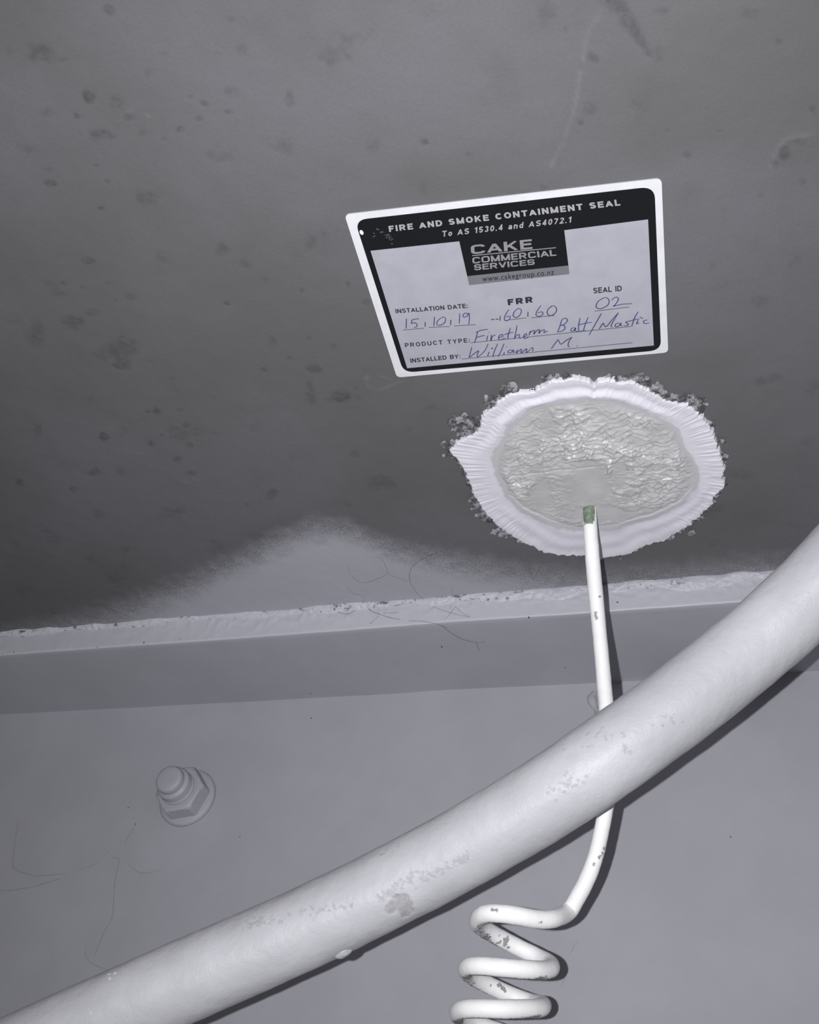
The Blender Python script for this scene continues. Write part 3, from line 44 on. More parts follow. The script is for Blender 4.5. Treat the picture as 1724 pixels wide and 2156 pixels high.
 'bead_cracks': [[[-0.06493,0.4545,1.92996],[-0.06157,0.4545,1.92861]],[[-0.31756,0.4545,1.92852],[-0.31596,0.45446,1.93]],[[-0.31049,0.45448,1.93],[-0.30613,0.45141,1.93]],[[-0.42728,0.4545,1.92373],[-0.4218,0.4545,1.92522]],[[-0.33693,0.4545,1.9277],[-0.3343,0.45428,1.93]],[[-0.11564,0.4545,1.92034],[-0.11369,0.4545,1.91886]],[[-0.03665,0.4545,1.9274],[-0.03226,0.4545,1.92672]],[[-0.31623,0.4545,1.92384],[-0.31257,0.4545,1.92691]],[[-0.35918,0.4545,1.9257],[-0.35189,0.4545,1.92148]],[[0.04064,0.4545,1.92641],[0.04486,0.4545,1.92448]],[[0.0133,0.4545,1.91648],[0.01638,0.4545,1.91752]],[[-0.18586,0.4545,1.92929],[-0.18315,0.4545,1.9274]],[[-0.00135,0.4545,1.92579],[0.00129,0.4545,1.92556]],[[-0.39612,0.4545,1.92838],[-0.39154,0.4545,1.92979]],[[-0.04967,0.4545,1.9235],[-0.04704,0.4545,1.92308]],[[-0.18825,0.45216,1.93],[-0.18597,0.4545,1.92961]],[[-0.0843,0.4545,1.92435],[-0.08164,0.4545,1.92367]],[[-0.01362,0.4545,1.92177],[-0.00899,0.4545,1.91877]],[[-0.3069,0.4545,1.92938],[-0.30103,0.45118,1.93]],[[0.01822,0.4545,1.91991],[0.0211,0.4545,1.92228]],[[-0.16499,0.4545,1.92693],[-0.16058,0.4545,1.92316]],[[-0.05936,0.4545,1.92206],[-0.05625,0.4545,1.92182]],[[-0.14297,0.4545,1.92837],[-0.13726,0.45226,1.93]],[[-0.35895,0.4545,1.92581],[-0.35582,0.4545,1.92631]],[[-0.33625,0.4545,1.92828],[-0.33307,0.4545,1.92686]],[[-0.11986,0.4545,1.92277],[-0.11522,0.4545,1.92088]],[[-0.321,0.4545,1.929],[-0.31935,0.4541,1.93]],[[-0.13858,0.4545,1.92811],[-0.13374,0.45239,1.93]],[[-0.11492,0.45228,1.93],[-0.11262,0.4545,1.92954]],[[-0.05308,0.45661,1.9135],[-0.04841,0.46168,1.9135]],[[-0.43504,0.4545,1.92716],[-0.42991,0.4545,1.92661]],[[-0.03926,0.4545,1.92968],[-0.03546,0.4545,1.92554]],[[-0.36392,0.4545,1.92848],[-0.35865,0.4545,1.92882]],[[0.01055,0.4545,1.92806],[0.01269,0.4545,1.92651]],[[-0.00356,0.4545,1.92425],[-0.00106,0.4545,1.92416]],[[-0.29145,0.4545,1.92685],[-0.28451,0.4545,1.92462]],[[-0.34395,0.4545,1.92933],[-0.33622,0.4545,1.92467]],[[-0.17505,0.4545,1.92679],[-0.17034,0.4545,1.92807]],[[-0.08172,0.4545,1.92445],[-0.07822,0.4545,1.92492]],[[-0.20068,0.45389,1.93],[-0.1962,0.4545,1.9297]],[[-0.13726,0.4545,1.92788],[-0.13274,0.4545,1.92792]],[[-0.38055,0.4545,1.92858],[-0.37721,0.4545,1.92729]],[[-0.36339,0.4545,1.92723],[-0.3605,0.4545,1.92947]],[[-0.11883,0.4545,1.92873],[-0.11721,0.4545,1.92913]],[[-0.25487,0.45325,1.93],[-0.2496,0.4545,1.92737]],[[-0.19667,0.4545,1.92545],[-0.19406,0.4545,1.92378]],[[-0.40011,0.4545,1.92755],[-0.39527,0.45347,1.93]],[[-0.14605,0.45201,1.93],[-0.14341,0.4545,1.92932]],[[-0.2327,0.45271,1.93],[-0.22742,0.4545,1.92763]],[[0.02421,0.4545,1.92452],[0.0279,0.4545,1.92761]],[[-0.19836,0.4545,1.92942],[-0.19238,0.452,1.93]],[[-0.17928,0.45152,1.93],[-0.17544,0.45201,1.93]],[[0.04026,0.4545,1.92009],[0.0445,0.4545,1.92304]],[[-0.12927,0.4545,1.924],[-0.12542,0.4545,1.92525]],[[-0.27489,0.45382,1.93],[-0.2702,0.4545,1.9279]],[[-0.40822,0.4545,1.92798],[-0.40508,0.45394,1.93]],[[-0.36612,0.4545,1.92573],[-0.36367,0.4545,1.92554]],[[-0.19317,0.45298,1.93],[-0.19086,0.45221,1.93]],[[-0.0755,0.4545,1.92868],[-0.07244,0.4545,1.92709]],[[-0.28973,0.4545,1.92851],[-0.28775,0.4545,1.92699]],[[-0.42026,0.4545,1.92438],[-0.41539,0.4545,1.92772]],[[-0.3881,0.4545,1.92822],[-0.37863,0.4545,1.92175]],[[-0.08881,0.4545,1.92797],[-0.08486,0.4545,1.92569]],[[-0.27563,0.4545,1.92504],[-0.27157,0.4545,1.92841]],[[-0.03327,0.4545,1.91828],[-0.03113,0.4545,1.91695]],[[-0.28408,0.4545,1.92568],[-0.279,0.4545,1.92611]],[[-0.15008,0.45347,1.93],[-0.14512,0.45316,1.93]],[[-0.10609,0.4545,1.92813],[-0.10057,0.4517,1.93]],[[-0.134,0.4545,1.9275],[-0.12813,0.45385,1.93]],[[-0.42908,0.4545,1.92345],[-0.42628,0.4545,1.92443]]],
 'bolt': [-0.31694,0.5255,1.84928]}

CEIL_Z, FLANGE_Y, FLANGE_Z, WEB_Y = 1.93, 0.4545, 1.9135, 0.5255

# ------------------------------------------------------------------ camera, light, exposure
cam = bpy.data.cameras.new('camera')
cam.sensor_fit = 'HORIZONTAL'; cam.sensor_width = 36.0
cam.lens = 2200 / 1724 * 36.0
cam.clip_start = 0.01
co = bpy.data.objects.new('camera', cam); COL.objects.link(co)
r, d, f = (Vector(D['cam'][k]) for k in ('right', 'down', 'fwd'))
m = Matrix((r, -d, -f)).transposed().to_4x4(); m.translation = Vector(D['cam']['loc'])
co.matrix_world = m
scene.camera = co

world = bpy.data.worlds.new('world'); scene.world = world; world.use_nodes = True
bg = world.node_tree.nodes['Background']
bg.inputs[0].default_value = (0.97, 0.97, 1.0, 1); bg.inputs[1].default_value = 0.122

lamp = bpy.data.lights.new('camera_flash', 'SPOT')           # the camera flash beside the lens, out of view
lamp.energy = 10.2; lamp.spot_size = math.radians(120); lamp.spot_blend = 1.0
lamp.shadow_soft_size = 0.0022; lamp.color = (0.99, 0.985, 1.0)
lo = bpy.data.objects.new('camera_flash', lamp); COL.objects.link(lo)
lo.location = D['light']
lo.rotation_euler = (Vector((-0.10, 0.31, 1.90)) - Vector(D['light'])).to_track_quat('-Z', 'Y').to_euler()

vs = scene.view_settings
vs.view_transform = 'Standard'; vs.look = 'None'; vs.exposure = 0.0; vs.gamma = 1.0; vs.use_curve_mapping = False

# ------------------------------------------------------------------ noise helpers
def _hash(ix, iy, iz, seed):
    h = (ix.astype(np.int64) * 374761393 + iy.astype(np.int64) * 668265263 + iz.astype(np.int64) * 2147483647 + seed * 1274126177) & 0xFFFFFFFF
    h = ((h ^ (h >> 13)) * 1274126177) & 0xFFFFFFFF
    h = ((h ^ (h >> 16)) * 2246822519) & 0xFFFFFFFF
    return ((h ^ (h >> 15)) & 0xFFFFFF) / float(0xFFFFFF)

def vnoise(P, seed=0):
    """value noise in -1..1 at points P (n,3)"""
    i = np.floor(P); fr = P - i; fr = fr * fr * (3 - 2 * fr); i = i.astype(np.int64)
    out = 0
    for dx in (0, 1):
        wx = fr[:, 0] if dx else 1 - fr[:, 0]
        for dy in (0, 1):
            wy = fr[:, 1] if dy else 1 - fr[:, 1]
            for dz in (0, 1):
                wz = fr[:, 2] if dz else 1 - fr[:, 2]
                out = out + wx * wy * wz * _hash(i[:, 0] + dx, i[:, 1] + dy, i[:, 2] + dz, seed)
    return out * 2 - 1

def fbm(P, octs=4, seed=0, gain=0.5):
    a, s, t = 1.0, 0.0, 0.0
    for k in range(octs):
        s = s + a * vnoise(P * (2.03 ** k) + 17.3 * k, seed + k); t += a; a *= gain
    return s / t

def P3(x, y, z=None, s=1.0):
    x = np.asarray(x, float); y = np.asarray(y, float)
    z = np.zeros_like(x) if z is None else np.asarray(z, float)
    return np.stack([x, y, z], -1).reshape(-1, 3) * s

def sstep(a, b, x):
    t = np.clip((x - a) / (b - a), 0, 1); return t * t * (3 - 2 * t)

# ------------------------------------------------------------------ object helpers
def mesh_obj(name, V, F, mat, parent=None, smooth=False, attrs=None):
    me = bpy.data.meshes.new(name)
    V = np.asarray(V, dtype=np.float32)
    if isinstance(F, np.ndarray) and F.ndim == 2:
        n, k = F.shape
        me.vertices.add(len(V)); me.vertices.foreach_set('co', V.ravel())
        me.loops.add(n * k); me.loops.foreach_set('vertex_index', F.astype(np.int32).ravel())
        me.polygons.add(n)
        me.polygons.foreach_set('loop_start', np.arange(0, n * k, k, dtype=np.int32))
        me.update(calc_edges=True)
    else:
        me.from_pydata(V.tolist(), [], [list(map(int, q)) for q in F])
    me.validate()
    if smooth:
        me.polygons.foreach_set('use_smooth', np.ones(len(me.polygons), dtype=bool))
    for k, v in (attrs or {}).items():
        a = me.attributes.new(k, 'FLOAT', 'POINT'); a.data.foreach_set('value', np.asarray(v, np.float32).ravel())
    if mat: me.materials.append(mat)
    o = bpy.data.objects.new(name, me); COL.objects.link(o)
    if parent is not None:
        o.parent = parent
        o.matrix_parent_inverse = Matrix.Translation(-Vector(parent.location))
    return o

def thing(name, label, cat, loc, group=None):
    o = bpy.data.objects.new(name, None); COL.objects.link(o)
    o.empty_display_size = 0.01
    o.location = loc; o['label'] = label; o['category'] = cat
    if group: o['group'] = group
    return o

def tag(o, label, cat, group=None):
    o['label'] = label; o['category'] = cat
    if group: o['group'] = group
    return o

def grid_faces(nu, nv, wrap_v=False):
    i = np.arange(nu - 1)[:, None]; j = np.arange(nv if wrap_v else nv - 1)[None, :]
    j2 = (j + 1) % nv
    return np.stack([i * nv + j, i * nv + j2, (i + 1) * nv + j2, (i + 1) * nv + j], -1).reshape(-1, 4)

def catmull(P, n):
    P = np.array(P, float); Q = np.vstack([2 * P[0] - P[1], P, 2 * P[-1] - P[-2]]); out = []
    for i in range(len(P) - 1):
        p0, p1, p2, p3 = Q[i:i + 4]
        for t in np.linspace(0, 1, n, endpoint=False):
            out.append(.5 * ((2 * p1) + (-p0 + p2) * t + (2 * p0 - 5 * p1 + 4 * p2 - p3) * t * t + (-p0 + 3 * p1 - 3 * p2 + p3) * t ** 3))
    out.append(P[-1]); return np.array(out)

def resample(P, step):
    s = np.r_[0, np.cumsum(np.linalg.norm(np.diff(P[:, :3], axis=0), axis=1))]
    n = max(3, int(s[-1] / step) + 1); t = np.linspace(0, s[-1], n)
    return np.stack([np.interp(t, s, P[:, i]) for i in range(P.shape[1])], 1), t

def tube(P, nv, step=None):
    """P (n,4) centre + radius -> centre C, normals N (n,nv,3), arclength"""
    if step: P, s = resample(P, step)
    else: s = np.r_[0, np.cumsum(np.linalg.norm(np.diff(P[:, :3], axis=0), axis=1))]
    C, rad = P[:, :3], P[:, 3]
    T = np.gradient(C, axis=0); T /= np.linalg.norm(T, axis=1)[:, None] + 1e-12
    u = np.cross(T[0], [0.3, 0.9, 0.2]); u /= np.linalg.norm(u)
    U = []
    for t in T:
        u = u - t * (u @ t); u /= np.linalg.norm(u); U.append(u.copy())
    U = np.array(U); W = np.cross(T, U)
    a = np.linspace(0, 2 * np.pi, nv, endpoint=False)
    N = U[:, None, :] * np.cos(a)[None, :, None] + W[:, None, :] * np.sin(a)[None, :, None]
    return C, rad, N, s

def capped(F, nu, nv):
    return [tuple(q) for q in F] + [tuple(range(nv - 1, -1, -1)), tuple(range((nu - 1) * nv, nu * nv))]

def spots(V, pts, rad):
    """per-vertex nearness (0..1) to a list of points"""
    kd = kdtree.KDTree(len(V))
    for i, v in enumerate(V): kd.insert(v, i)
    kd.balance()
    w = np.zeros(len(V)); rr = rad if hasattr(rad, '__len__') else [rad] * len(pts)
    for p, ra in zip(pts, rr):
        for (c, i, dist) in kd.find_range(p, ra):
            w[i] = max(w[i], 1 - dist / ra)
    return w

def path_pts(line, step):
    return resample(catmull(line, 8) if len(line) > 2 else np.array(line, float), step)[0]

# ------------------------------------------------------------------ materials
def material(name, col, rough=0.6, spec=0.35):
    mt = bpy.data.materials.new(name); mt.use_nodes = True
    b = mt.node_tree.nodes['Principled BSDF']
    b.inputs['Base Color'].default_value = (*col, 1); b.inputs['Roughness'].default_value = rough
    b.inputs['Specular IOR Level'].default_value = spec
    return mt, mt.node_tree, b

def N(nt, kind, **kw):
    n = nt.nodes.new(kind)
    for k, v in kw.items():
        if k in n.inputs: n.inputs[k].default_value = v
        else: setattr(n, k, v)
    return n

def coords(nt): return nt.nodes.new('ShaderNodeTexCoord').outputs['Object']

def noise(nt, scale, detail=4, rough=0.55, vec=None):
    n = N(nt, 'ShaderNodeTexNoise', Scale=scale, Detail=detail, Roughness=rough)
    nt.links.new(vec or coords(nt), n.inputs['Vector']); return n.outputs['Fac']

def math_n(nt, op, a, b=None, clamp=False):
    n = nt.nodes.new('ShaderNodeMath'); n.operation = op; n.use_clamp = clamp
    for i, x in enumerate((a, b)):
        if x is None: continue
        if isinstance(x, (int, float)): n.inputs[i].default_value = x
        else: nt.links.new(x, n.inputs[i])
    return n.outputs[0]

def ramp(nt, fac, a, b):
    n = N(nt, 'ShaderNodeMapRange'); n.interpolation_type = 'SMOOTHSTEP'
    n.inputs['From Min'].default_value = a; n.inputs['From Max'].default_value = b
    nt.links.new(fac, n.inputs['Value']); return n.outputs['Result']

def mix(nt, fac, a, b):
    n = N(nt, 'ShaderNodeMix', data_type='RGBA')
    if isinstance(fac, (int, float)): n.inputs[0].default_value = fac
    else: nt.links.new(fac, n.inputs[0])
    for i, x in ((6, a), (7, b)):
        if isinstance(x, tuple): n.inputs[i].default_value = (*x, 1)
        else: nt.links.new(x, n.inputs[i])
    return n.outputs[2]

def attr(nt, name):
    n = nt.nodes.new('ShaderNodeAttribute'); n.attribute_name = name; return n.outputs['Fac']

def bump(nt, b, h, strength=0.3, dist=0.0005):
    n = N(nt, 'ShaderNodeBump', Strength=strength, Distance=dist)
    nt.links.new(h, n.inputs['Height']); nt.links.new(n.outputs['Normal'], b.inputs['Normal'])

WALL_PAINT = (0.376, 0.376, 0.418)

def wall_paint(name, col=WALL_PAINT, pit=True, rough=0.5, pale_edge=False):
    mt, nt, b = material(name, col, rough, 0.3)
    c = mix(nt, ramp(nt, noise(nt, 22, 3), 0.35, 0.7), tuple(x * 0.965 for x in col), tuple(x * 1.03 for x in col))
    c = mix(nt, ramp(nt, noise(nt, 900, 2), 0.74, 0.82), c, tuple(x * 0.8 for x in col))
    if pale_edge: c = mix(nt, attr(nt, 'paler'), c, tuple(x * 1.27 for x in col))      # paler wall tone on the flange edge and joint bead
    if pit: c = mix(nt, attr(nt, 'pit'), c, (0.035, 0.035, 0.04))
    nt.links.new(c, b.inputs['Base Color'])
    bump(nt, b, math_n(nt, 'ADD', noise(nt, 1500, 3), math_n(nt, 'MULTIPLY', noise(nt, 260, 2), 1.5)), 0.16, 0.0003)
    return mt

MAT_WEB = wall_paint('beam_paint')
MAT_FLANGE = wall_paint('flange_paint', pale_edge=True)
MAT_BOLT = wall_paint('bolt_paint', tuple(x * 0.98 for x in WALL_PAINT), pit=False)

def ceiling_mat():
    mt, nt, b = material('bare_ceiling', (0.0950, 0.0950, 0.0950), 0.62, 0.3)
    big = noise(nt, 9, 3); mid = noise(nt, 48, 5, 0.6); fine = noise(nt, 700, 4, 0.7)
    c = mix(nt, ramp(nt, big, 0.36, 0.64), (0.1085, 0.1080, 0.1105), (0.1310, 0.1295, 0.1420))
    c = mix(nt, math_n(nt, 'MULTIPLY', ramp(nt, mid, 0.52, 0.78), 0.30), c, (0.0902, 0.0888, 0.0936))
    c = mix(nt, math_n(nt, 'MULTIPLY', ramp(nt, noise(nt, 5.3, 2), 0.45, 0.65), 0.3), c, (0.1187, 0.1130, 0.1159))
    c = mix(nt, math_n(nt, 'MULTIPLY', ramp(nt, fine, 0.35, 0.75), 0.2), c, (0.0855, 0.0845, 0.0864))
    st = math_n(nt, 'MULTIPLY', attr(nt, 'stain'), math_n(nt, 'ADD', ramp(nt, noise(nt, 330, 4, 0.65), 0.3, 0.65), 0.35), True)
    c = mix(nt, math_n(nt, 'MULTIPLY', st, 0.78), c, (0.0546, 0.0541, 0.0579))
    c = mix(nt, math_n(nt, 'MULTIPLY', attr(nt, 'chalk'), 0.8), c, (0.2852, 0.2852, 0.2976))
    # overspray: grainy where thin, solid where thick
    sp = attr(nt, 'overspray')
    grain = noise(nt, 1400, 3, 0.75)
    gg = math_n(nt, 'MULTIPLY', math_n(nt, 'SUBTRACT', grain, 0.5), math_n(nt, 'MULTIPLY', math_n(nt, 'MULTIPLY', sp, math_n(nt, 'SUBTRACT', 1.05, sp)), 10.0))
    soft = math_n(nt, 'ADD', sp, gg, True)
    c = mix(nt, soft, c, (0.3888, 0.3888, 0.4356))
    c = mix(nt, attr(nt, 'pit'), c, (0.0142, 0.0142, 0.0166))
    nt.links.new(c, b.inputs['Base Color'])
    h = math_n(nt, 'ADD', math_n(nt, 'MULTIPLY', fine, 0.7), math_n(nt, 'MULTIPLY', mid, 1.2))
    h = math_n(nt, 'ADD', h, math_n(nt, 'MULTIPLY', math_n(nt, 'MULTIPLY', grain, ramp(nt, sp, 0.0, 0.3)), ramp(nt, sp, 0.95, 0.4)))
    bump(nt, b, h, 0.28, 0.0006)
    return mt
MAT_CEIL = ceiling_mat()

def pipe_mat():
    col = (0.80, 0.81, 0.86)
    mt, nt, b = material('pipe_paint', col, 0.48, 0.35)
    c = mix(nt, ramp(nt, noise(nt, 18, 4), 0.35, 0.68), (0.465, 0.465, 0.50), (0.545, 0.545, 0.585))
    c = mix(nt, math_n(nt, 'MULTIPLY', attr(nt, 'peel'), ramp(nt, noise(nt, 260, 3), 0.2, 0.6)), c, (0.36, 0.36, 0.375))
    fl = ramp(nt, math_n(nt, 'ADD', attr(nt, 'flake'), math_n(nt, 'MULTIPLY', math_n(nt, 'SUBTRACT', noise(nt, 2000, 3), 0.5), 3.4)), 0.62, 0.85)
    c = mix(nt, math_n(nt, 'MULTIPLY', fl, 0.24), c, (0.25, 0.25, 0.27))
    c = mix(nt, attr(nt, 'fleck'), c, (0.95, 0.95, 0.97))
    nt.links.new(c, b.inputs['Base Color'])
    h = math_n(nt, 'ADD', math_n(nt, 'MULTIPLY', noise(nt, 900, 3), 0.35), noise(nt, 190, 3))
    h = math_n(nt, 'SUBTRACT', h, math_n(nt, 'MULTIPLY', fl, 1.8))
    bump(nt, b, h, 0.42, 0.0007)
    return mt
MAT_PIPE = pipe_mat()

def cable_mat(name, green):
    mt, nt, b = material(name, (0.86, 0.865, 0.875), 0.5, 0.35)
    c = mix(nt, ramp(nt, noise(nt, 60, 3), 0.35, 0.7), (0.87, 0.87, 0.88), (0.92, 0.92, 0.925))
    n = noise(nt, 950, 4, 0.7)
    m_ = ramp(nt, math_n(nt, 'ADD', attr(nt, 'bare_shade'), math_n(nt, 'MULTIPLY', math_n(nt, 'SUBTRACT', n, 0.5), 1.1)), 0.47, 0.58)
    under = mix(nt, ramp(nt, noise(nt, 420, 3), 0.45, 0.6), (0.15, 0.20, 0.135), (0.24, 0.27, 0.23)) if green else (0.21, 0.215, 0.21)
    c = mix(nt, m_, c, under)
    c = mix(nt, ramp(nt, math_n(nt, 'ADD', attr(nt, 'mark'), math_n(nt, 'MULTIPLY', math_n(nt, 'SUBTRACT', noise(nt, 1500, 2), 0.5), 1.2)), 0.5, 0.7), c, (0.32, 0.32, 0.325))
    nt.links.new(c, b.inputs['Base Color'])
    bump(nt, b, math_n(nt, 'SUBTRACT', math_n(nt, 'MULTIPLY', noise(nt, 1300, 3), 0.5), m_), 0.3, 0.0004)
    return mt
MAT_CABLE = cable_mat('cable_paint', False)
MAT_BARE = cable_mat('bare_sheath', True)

def seal_mat(name, a, bcol, rough, bs, spec=0.4, inner=None):
    mt, nt, b = material(name, a, rough, spec)
    c = mix(nt, ramp(nt, noise(nt, 70, 4), 0.35, 0.68), a, bcol)
    if inner:                                             # greyer worked mastic smeared over the inner border
        w = math_n(nt, 'ADD', attr(nt, 'worked'), math_n(nt, 'MULTIPLY', math_n(nt, 'SUBTRACT', noise(nt, 130, 4, 0.65), 0.5), 1.3))
        c = mix(nt, ramp(nt, w, 0.25, 0.75), c, inner)
    nt.links.new(c, b.inputs['Base Color'])
    bump(nt, b, noise(nt, 1100, 4, 0.6), bs, 0.0004)
    return mt
MAT_COLLAR = seal_mat('seal_collar', (0.655, 0.65, 0.715), (0.71, 0.705, 0.77), 0.5, 0.12, inner=(0.50, 0.497, 0.52))
MAT_FILL = seal_mat('seal_fill', (0.455, 0.452, 0.46), (0.51, 0.507, 0.515), 0.30, 0.3, 0.55)

def crumb_mat():
    mt, nt, b = material('crumb', (0.3, 0.3, 0.3), 0.7)
    c = mix(nt, ramp(nt, noise(nt, 300, 3), 0.4, 0.62), (0.065, 0.064, 0.068), (0.30, 0.30, 0.32))
    nt.links.new(c, b.inputs['Base Color']); bump(nt, b, noise(nt, 1500, 3), 0.4, 0.0004)
    return mt
MAT_CRUMB = crumb_mat()

def flat(name, col, rough=0.5, spec=0.3, var=0.04):
    mt, nt, b = material(name, col, rough, spec)
    c = mix(nt, ramp(nt, noise(nt, 120, 3), 0.3, 0.7), tuple(x * (1 - var) for x in col), tuple(x * (1 + var) for x in col))
    nt.links.new(c, b.inputs['Base Color']); return mt
MAT_CARD = flat('label_card', (0.64, 0.645, 0.68), 0.42)
MAT_PANEL = flat('label_panel', (0.352, 0.357, 0.405), 0.45)
MAT_BLACK = flat('label_black', (0.008, 0.0085, 0.0105), 0.4, 0.3)
MAT_GREY = flat('label_grey', (0.155, 0.16, 0.18), 0.45)
MAT_PRINT_WHITE = flat('print_white', (0.33, 0.33, 0.345), 0.5)
MAT_PRINT_GREY = flat('print_grey', (0.23, 0.23, 0.24), 0.5)
MAT_PRINT_DARK = flat('print_dark', (0.028, 0.028, 0.038), 0.5)
MAT_RULE = flat('print_rule', (0.05, 0.05, 0.07), 0.5)
MAT_PEN = flat('blue_pen', (0.055, 0.055, 0.165), 0.5, var=0.2)
MAT_SCUFF = flat('scuff', (0.075, 0.075, 0.08), 0.6, var=0.3)
MAT_GLINT = flat('glint_spot', (0.85, 0.85, 0.86), 0.4)
MAT_SPECK = flat('speck', (0.05, 0.05, 0.055), 0.7)
MAT_STRAND = flat('strand', (0.10, 0.095, 0.095), 0.7, var=0.3)

# ------------------------------------------------------------------ setting: ceiling
def build_ceiling():
    xs = np.arange(-0.52, 0.1201, 0.001); ys = np.unique(np.r_[np.arange(0.06, 0.4596, 0.001), 0.462])
    xs = np.r_[-1.3, -1.0, -0.75, -0.6, xs, 0.2, 0.35, 0.6, 0.9]; ys = np.r_[-0.6, -0.4, -0.2, -0.05, 0.02, ys]
    X, Y = np.meshgrid(xs, ys, indexing='ij'); x, y = X.ravel(), Y.ravel()
    inner = (x > -0.521) & (x < 0.121) & (y > 0.059)
    stain = np.zeros(len(x)); chalk = np.zeros(len(x)); pit = np.zeros(len(x))
    warp = fbm(P3(x, y, s=170), 4, 3, 0.62); warp2 = fbm(P3(x, y, s=480), 3, 8, 0.6)
    for cx, cy, ax, ay, bx, by, s in D['stains']:
        R = 1.9 * max(math.hypot(ax, ay), math.hypot(bx, by))
        w = np.nonzero((abs(x - cx) < R) & (abs(y - cy) < R))[0]
        det = ax * by - ay * bx
        qx = ((x[w] - cx) * by - (y[w] - cy) * bx) / det; qy = (-(x[w] - cx) * ay + (y[w] - cy) * ax) / det
        rr = np.sqrt(qx ** 2 + qy ** 2)
        v = s * sstep(0.05, 0.75, 1.12 - rr + 0.75 * warp[w] + 0.35 * warp2[w]) * sstep(1.9, 1.2, rr)
        stain[w] = np.maximum(stain[w], v)
    stain = np.maximum(stain, 0.4 * sstep(0.30, 0.66, fbm(P3(x, y, s=75), 5, 40, 0.6)) * inner)
    sub = np.nonzero(inner)[0]; V0 = np.stack([x, y, np.full(len(x), CEIL_Z)], 1)
    for line in D['dark_streaks']:
        p = path_pts(line, 0.001); n = len(p)
        stain[sub] = np.maximum(stain[sub], 0.6 * np.clip(1.5 * spots(V0[sub], p.tolist(), list(np.linspace(0.0042, 0.0012, n))), 0, 1))
    pp, rr = [], []
    for line in D['light_streaks']:
        p = path_pts(line, 0.0008); pp += p.tolist(); rr += [0.0011] * len(p)
    chalk[sub] = 0.2 * np.clip(1.5 * spots(V0[sub], pp, rr) * (0.55 + 0.9 * warp2[sub]), 0, 1)
    # spray edge
    e = np.array(D['spray_edge']); o = np.argsort(e[:, 0])
    ye = np.interp(x, e[o, 0], e[o, 1])
    wid = np.interp(x, [-0.45, -0.35, -0.22, -0.12, -0.03, 0.06], [0.022, 0.026, 0.020, 0.028, 0.028, 0.026])
    amt = np.interp(x, [-0.45, -0.38, -0.30, -0.2, -0.12, -0.06, 0.05], [0.4, 0.62, 0.97, 1.0, 0.9, 0.72, 0.7])
    spray = amt * sstep(-0.5, 1.0, (y - ye) / wid + 0.2 * fbm(P3(x, y, s=240), 3, 21))
    h = 0.00022 * fbm(P3(x, y, s=26), 3, 5) + 0.00012 * fbm(P3(x, y, s=160), 3, 6)
    h = h - 0.0003 * stain * (0.6 + warp2) + 0.0003 * chalk
    grainy = sstep(0.02, 0.25, spray) * sstep(0.95, 0.5, spray)
    h = h + 0.00045 * grainy * np.clip(fbm(P3(x, y, s=620), 2, 31), 0, 1)
    z = CEIL_Z - np.where(inner, h, 0)
    F = grid_faces(len(xs), len(ys))
    o = mesh_obj('ceiling', np.stack([x, y, z], 1), F, MAT_CEIL, smooth=True, attrs=dict(stain=stain, chalk=chalk, overspray=spray, pit=pit))
    o['kind'] = 'structure'
build_ceiling()

